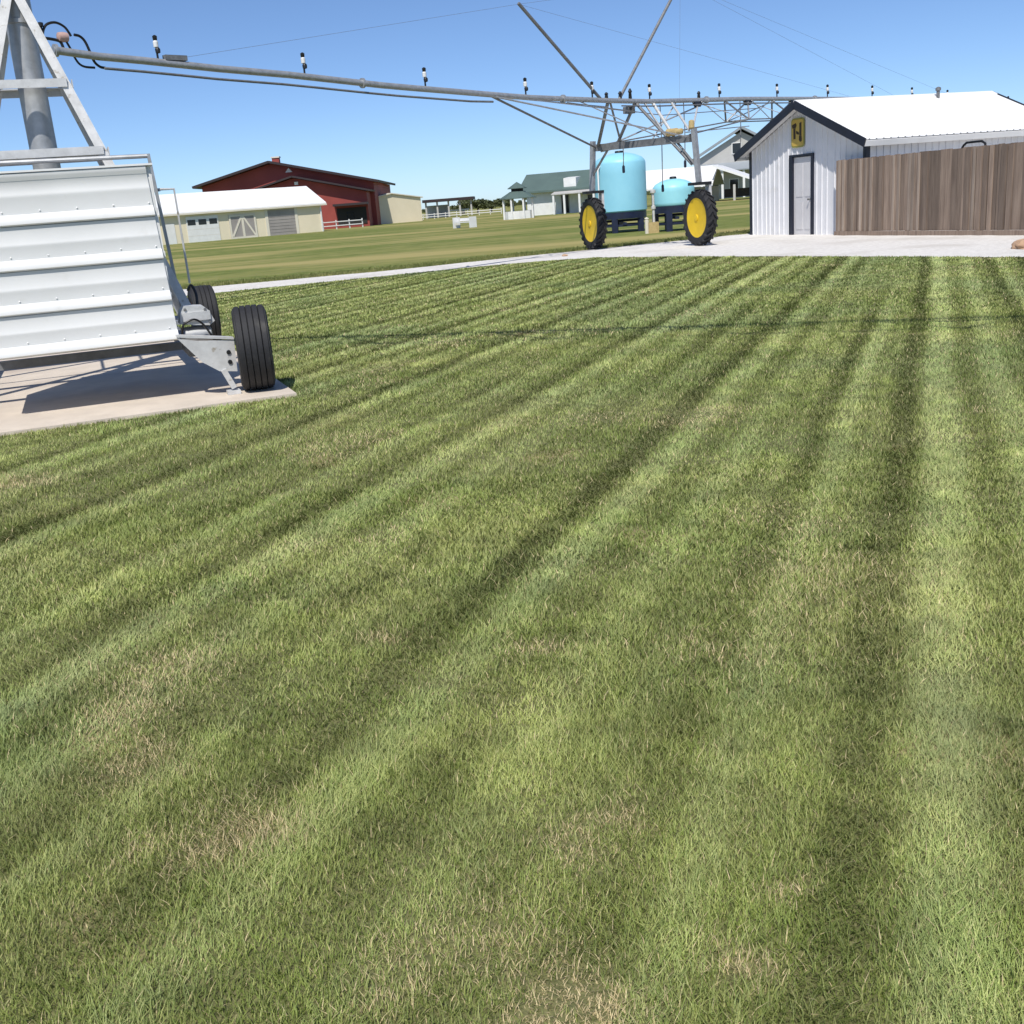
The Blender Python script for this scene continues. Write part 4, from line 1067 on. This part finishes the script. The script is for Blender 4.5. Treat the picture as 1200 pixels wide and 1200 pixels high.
for k in range(5200):          # distant windbreak on the horizon: one mass of foliage
    x = r_.uniform(-700, 700); y = 640 + r_.uniform(-14, 14); z = abs(r_.gauss(0, 1)) * 2.0 + 0.2
    z *= 0.7 + 0.5 * math.sin(x * 0.031) * math.sin(x * 0.0113 + 1)
    a = r_.uniform(0, 3.14); s = r_.uniform(0.7, 1.8)
    dx, dy = math.cos(a) * s, math.sin(a) * s
    hg.add([(x - dx, y - dy, z - s * .6), (x + dx, y + dy, z - s * .5), (x + dx * .6, y + dy * .6, z + s * .7), (x - dx * .7, y - dy * .7, z + s * .6)], [(0, 1, 2, 3)])
me = bpy.data.meshes.new('windbreak'); me.from_pydata(hg.v, [], hg.f); me.materials.append(M['leaf'])
o = place('distant_windbreak', me); o['kind'] = 'stuff'; o['label'] = 'far dark green windbreak of trees along the horizon'

# ------------------------------------------------------------------ grass: every blade a real leaning leaf
def vnoise(x, y, seed):
    xi, yi = np.floor(x).astype(np.int64), np.floor(y).astype(np.int64)
    fx, fy = x - xi, y - yi
    fx, fy = fx * fx * (3 - 2 * fx), fy * fy * (3 - 2 * fy)
    def h(a, b):
        n = (a * 374761393 + b * 668265263 + seed * 1442695041) & 0x7fffffff
        n = ((n ^ (n >> 13)) * 1274126177) & 0x7fffffff
        return ((n ^ (n >> 16)) & 0xffff) / 65535.0
    return (h(xi, yi) * (1 - fx) + h(xi + 1, yi) * fx) * (1 - fy) + (h(xi, yi + 1) * (1 - fx) + h(xi + 1, yi + 1) * fx) * fy
def fbm(x, y, seed, oct_=4):
    s, a, t = 0, 1.0, 0
    for k in range(oct_):
        s = s + a * vnoise(x * 2 ** k, y * 2 ** k, seed + k); t += a; a *= 0.5
    return s / t
SA = math.radians(22.3)
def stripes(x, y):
    """mowing pattern with a painted shadow line: +1 where the mower bent the blades away from the viewer, -1 towards"""
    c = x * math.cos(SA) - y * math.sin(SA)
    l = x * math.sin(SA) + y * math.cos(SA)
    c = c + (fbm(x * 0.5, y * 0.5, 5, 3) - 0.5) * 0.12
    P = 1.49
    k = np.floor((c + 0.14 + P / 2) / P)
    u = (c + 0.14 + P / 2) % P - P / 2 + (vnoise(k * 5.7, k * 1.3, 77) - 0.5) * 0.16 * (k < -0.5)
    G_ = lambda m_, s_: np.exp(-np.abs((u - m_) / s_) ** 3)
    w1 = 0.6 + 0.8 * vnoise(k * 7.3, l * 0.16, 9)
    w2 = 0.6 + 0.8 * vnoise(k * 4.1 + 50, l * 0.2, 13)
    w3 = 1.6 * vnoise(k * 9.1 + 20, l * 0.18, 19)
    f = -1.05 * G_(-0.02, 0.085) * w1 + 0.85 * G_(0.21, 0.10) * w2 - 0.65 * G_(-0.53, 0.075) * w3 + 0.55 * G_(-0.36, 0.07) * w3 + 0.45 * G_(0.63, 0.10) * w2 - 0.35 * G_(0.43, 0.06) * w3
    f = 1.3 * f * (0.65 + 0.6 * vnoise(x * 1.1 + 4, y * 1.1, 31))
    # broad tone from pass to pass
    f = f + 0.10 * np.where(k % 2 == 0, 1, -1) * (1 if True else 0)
    # faint dark band painted along the overhead pipe's shadow line
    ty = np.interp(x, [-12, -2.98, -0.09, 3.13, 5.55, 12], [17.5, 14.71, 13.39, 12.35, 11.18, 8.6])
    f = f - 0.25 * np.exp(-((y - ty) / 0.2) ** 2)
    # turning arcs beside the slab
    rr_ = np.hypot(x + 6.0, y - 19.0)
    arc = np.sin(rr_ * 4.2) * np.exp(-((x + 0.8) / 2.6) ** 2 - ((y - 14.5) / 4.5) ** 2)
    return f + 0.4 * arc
BROWN = [(0.044, 1.76, 0.11, 1.0), (-0.03, 1.68, 0.08, 0.85), (-0.80, 2.45, 0.13, 0.6), (-1.02, 2.42, 0.08, 0.4), (0.22, 2.40, 0.08, 0.5), (0.12, 2.28, 0.08, 0.5), (-1.36, 3.25, 0.14, 0.5), (-1.18, 2.85, 0.12, 0.5), (-1.3, 3.6, 0.2, 0.4), (-0.1, 1.95, 0.16, 0.35), (-0.28, 1.9, 0.14, 0.35), (0.42, 1.85, 0.07, 0.5), (0.6, 2.1, 0.05, 0.4), (-0.55, 3.75, 0.07, 0.6), (0.05, 3.5, 0.09, 0.45), (-3.25, 6.9, 0.22, 0.5)]
def dry(x, y):
    q = np.zeros_like(x)
    wx, wy = x + (fbm(x * 6, y * 6, 41, 2) - .5) * 0.18, y + (fbm(x * 6, y * 6, 47, 2) - .5) * 0.18
    for bx, by, br, st in BROWN:
        q = np.maximum(q, st * np.exp(-(((wx - bx) ** 2 + (wy - by) ** 2) / br ** 2)))
    f = fbm(x * 0.8 + 3, y * 0.8, 17, 4)
    q = np.maximum(q, np.clip((f - 0.70) * 2.0, 0, 0.25))
    return q
GB = []      # (verts per blade array, tri/quad flags)
def make_band(y0, y1, dens, marg):
    ymid = np.linspace(y0, y1, 2)
    area_w = 2 * (0.515 * y1 + (3.2 if marg else 0.95))
    n = int(dens * area_w * (y1 - y0))
    y = rng.uniform(y0, y1, n); x = rng.uniform(-area_w / 2, area_w / 2, n)
    k = (np.abs(x) < 0.515 * y + 0.95) if not marg else (np.abs(x) > 0.515 * y + 0.95)
    k &= y < np.interp(x, [p[0] for p in NEAR], [p[1] for p in NEAR]) + rng.uniform(-0.12, 0.06, n)
    a = (x - PC.x) * E1.x + (y - PC.y) * E1.y; b = (x - PC.x) * E2.x + (y - PC.y) * E2.y
    k &= ~((a < 0.0 + rng.uniform(-0.02, 0.01, n)) & (b > rng.uniform(-0.01, 0.02, n)) & (b < 6.3) & (a > -5.6))
    return x[k], y[k]
segs = [(1.2, 2.0), (2.0, 3.0), (3.0, 4.2), (4.2, 6.0), (6.0, 8.5), (8.5, 12.0), (12.0, 16.0), (16.0, 22.0), (22.0, 29.2)]
allv, allc, nq, nt = [], [], 0, 0
quads, tris = [], []
base = 0
for (y0, y1, marg) in [(p, q, False) for p, q in segs] + [(p, q, True) for p, q in segs]:
    d = (y0 + y1) / 2
    w0 = max(0.0023, 0.0009 * d) if d < 14 else 0.00115 * d
    dens = (40000 if d < 3 else 33000 if d < 6 else 26500) * (0.0023 / w0) ** 1.3
    if marg: w0, dens = w0 * 2, dens * 0.28
    x, y = make_band(y0, y1, dens, marg)
    n = len(x)
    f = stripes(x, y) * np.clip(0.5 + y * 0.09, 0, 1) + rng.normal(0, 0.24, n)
    dr_ = dry(x, y)
    clump = fbm(x * 3.0, y * 3.0, 23, 3)
    hgt = (0.015 + 0.020 * rng.random(n)) * (0.5 + 1.0 * clump) * (1 - 0.45 * dr_)
    if d > 10: hgt *= 1.1
    ln = np.clip(0.5 + 0.28 * np.abs(f), 0, 1.0) * rng.uniform(0.4, 1.25, n) * (1.5 if d < 6 else 1.2)
    ang = np.where(rng.random(n) < 0.5 + 0.38 * np.tanh(f * 1.0), SA, SA + math.pi) + rng.normal(0, 1.1, n)      # compass direction of the lean
    ldx, ldy = np.sin(ang) * ln * hgt, np.cos(ang) * ln * hgt
    wa = ang + math.pi / 2 + rng.normal(0, 0.6, n)
    wd = w0 * rng.uniform(0.7, 1.25, n)
    wx, wy = np.sin(wa) * wd / 2, np.cos(wa) * wd / 2
    z0_ = np.full(n, 0.002)
    # blade colour: species and moisture vary in patches, single blades vary, dry ones are straw, stripes carry painted shading
    g1, g2 = np.array([0.200, 0.262, 0.052]), np.array([0.405, 0.43, 0.145])
    mix_ = np.clip(rng.normal(0.46, 0.46, n) + (fbm(x * 1.6, y * 1.6, 3, 4) - 0.5) * 1.3, 0, 1)[:, None]
    col = g1 * (1 - mix_) + g2 * mix_
    blue = np.clip((fbm(x * 0.55 + 9, y * 0.55, 61, 4) - 0.52) * 5, 0, 1)[:, None]
    col = col * (1 - blue) + (col * 0.5 + np.array([0.22, 0.29, 0.105]) * 0.5) * blue
    col = col * (0.62 + 0.76 * fbm(x * 7.0, y * 7.0, 83, 3))[:, None] * (0.80 + 0.40 * fbm(x * 1.3 + 7, y * 1.3, 91, 3))[:, None]
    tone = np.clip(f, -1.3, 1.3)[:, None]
    col = col * (1 + np.where(tone > 0, 0.24, 0.30) * tone) + np.array([0.025, 0.025, 0.045]) * np.clip(tone, 0, 1)  # light and dark of the mown lean, painted into the blade colour
    straw = (rng.random(n) < (0.03 + 1.1 * dr_))[:, None]
    scol = np.array([0.70, 0.58, 0.33]) * rng.uniform(0.7, 1.15, n)[:, None]
    col = np.where(straw, scol, col)
    col = np.clip(col, 0.01, 0.8)
    L3 = lambda ax, ay, az: np.stack([ax, ay, az], 1)
    rl, rr2 = L3(x - wx, y - wy, z0_), L3(x + wx, y + wy, z0_)
    tip = L3(x + ldx, y + ldy, hgt)
    if d < 6 and not marg:
        ml = L3(x - wx * 0.8 + ldx * 0.34, y - wy * 0.8 + ldy * 0.34, hgt * 0.58)
        mr_ = L3(x + wx * 0.8 + ldx * 0.34, y + wy * 0.8 + ldy * 0.34, hgt * 0.58)
        vb_ = np.stack([rl, rr2, mr_, ml, tip], 1).reshape(-1, 3)
        ib = base + 5 * np.arange(n)[:, None]
        quads.append(ib + np.array([0, 1, 2, 3])); tris.append(ib + np.array([3, 2, 4]))
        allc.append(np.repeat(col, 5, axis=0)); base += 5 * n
    else:
        vb_ = np.stack([rl, rr2, tip], 1).reshape(-1, 3)
        ib = base + 3 * np.arange(n)[:, None]
        tris.append(ib + np.array([0, 1, 2]))
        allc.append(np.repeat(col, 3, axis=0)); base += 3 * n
    allv.append(vb_)
fl_ = np.array(FAR[:11]); fd_ = np.r_[0, np.cumsum(np.hypot(*np.diff(fl_, axis=0).T))]
n = 60000
t_ = rng.uniform(0, fd_[-1], n); off = np.abs(rng.normal(0, 1.1, n)) - 0.10 + 0.1 * np.sin(t_ * 3.1) * np.sin(t_ * 0.9)
x = np.interp(t_, fd_, fl_[:, 0]) - 0.42 * off; y = np.interp(t_, fd_, fl_[:, 1]) + 0.9 * off
hgt = rng.uniform(0.025, 0.085, n) * np.clip(1.2 - off * 0.25, 0.4, 1.2); a_ = rng.uniform(0, 6.28, n); wd = rng.uniform(0.02, 0.04, n)
mx_ = np.clip(rng.normal(0.4, 0.3, n) + (fbm(x * 0.5, y * 0.5, 3, 3) - 0.5), 0, 1)[:, None]
col = np.array([0.13, 0.17, 0.04]) * (1 - mx_) + np.array([0.34, 0.32, 0.12]) * mx_
p_ = np.stack([x, y, np.full(n, 0.0)], 1); e_ = np.stack([np.cos(a_) * wd / 2, np.sin(a_) * wd / 2, np.zeros(n)], 1)
tp = p_ + np.stack([rng.normal(0, 0.02, n), rng.normal(0, 0.02, n), hgt], 1)
allv.append(np.stack([p_ - e_, p_ + e_, tp], 1).reshape(-1, 3)); allc.append(np.repeat(col, 3, axis=0))
tris.append(base + 3 * np.arange(n)[:, None] + np.array([0, 1, 2])); base += 3 * n
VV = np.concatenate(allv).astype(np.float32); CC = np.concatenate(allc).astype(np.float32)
Q = np.concatenate(quads).astype(np.int32); T3 = np.concatenate(tris).astype(np.int32)
me = bpy.data.meshes.new('grass')
me.vertices.add(len(VV)); me.vertices.foreach_set('co', VV.ravel())
loops = np.concatenate([Q.ravel(), T3.ravel()])
me.loops.add(len(loops)); me.loops.foreach_set('vertex_index', loops)
me.polygons.add(len(Q) + len(T3))
me.polygons.foreach_set('loop_start', np.concatenate([4 * np.arange(len(Q)), 4 * len(Q) + 3 * np.arange(len(T3))]).astype(np.int32))
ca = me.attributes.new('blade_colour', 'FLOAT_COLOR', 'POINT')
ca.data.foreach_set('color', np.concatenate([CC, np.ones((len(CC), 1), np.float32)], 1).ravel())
me.update(calc_edges=True)
gm_ = bpy.data.materials.new('grass_blade'); gm_.use_nodes = True
N, L = gm_.node_tree.nodes, gm_.node_tree.links
N.remove(N['Principled BSDF'])
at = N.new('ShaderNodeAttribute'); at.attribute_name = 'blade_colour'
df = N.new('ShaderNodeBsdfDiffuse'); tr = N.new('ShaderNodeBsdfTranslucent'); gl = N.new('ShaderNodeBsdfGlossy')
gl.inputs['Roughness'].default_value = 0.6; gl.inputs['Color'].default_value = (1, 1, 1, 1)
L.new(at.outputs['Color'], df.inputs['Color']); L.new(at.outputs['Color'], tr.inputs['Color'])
m1 = N.new('ShaderNodeMixShader'); m1.inputs[0].default_value = 0.24
L.new(df.outputs[0], m1.inputs[1]); L.new(tr.outputs[0], m1.inputs[2])
m2 = N.new('ShaderNodeMixShader'); m2.inputs[0].default_value = 0.025
L.new(m1.outputs[0], m2.inputs[1]); L.new(gl.outputs[0], m2.inputs[2])
L.new(m2.outputs[0], N['Material Output'].inputs['Surface'])
me.materials.append(gm_)
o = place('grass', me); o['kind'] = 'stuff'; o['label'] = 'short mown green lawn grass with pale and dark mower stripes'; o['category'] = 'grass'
print('grass blades', len(T3), 'tris', 2 * len(Q) + len(T3))
scene.cycles.max_bounces = 6
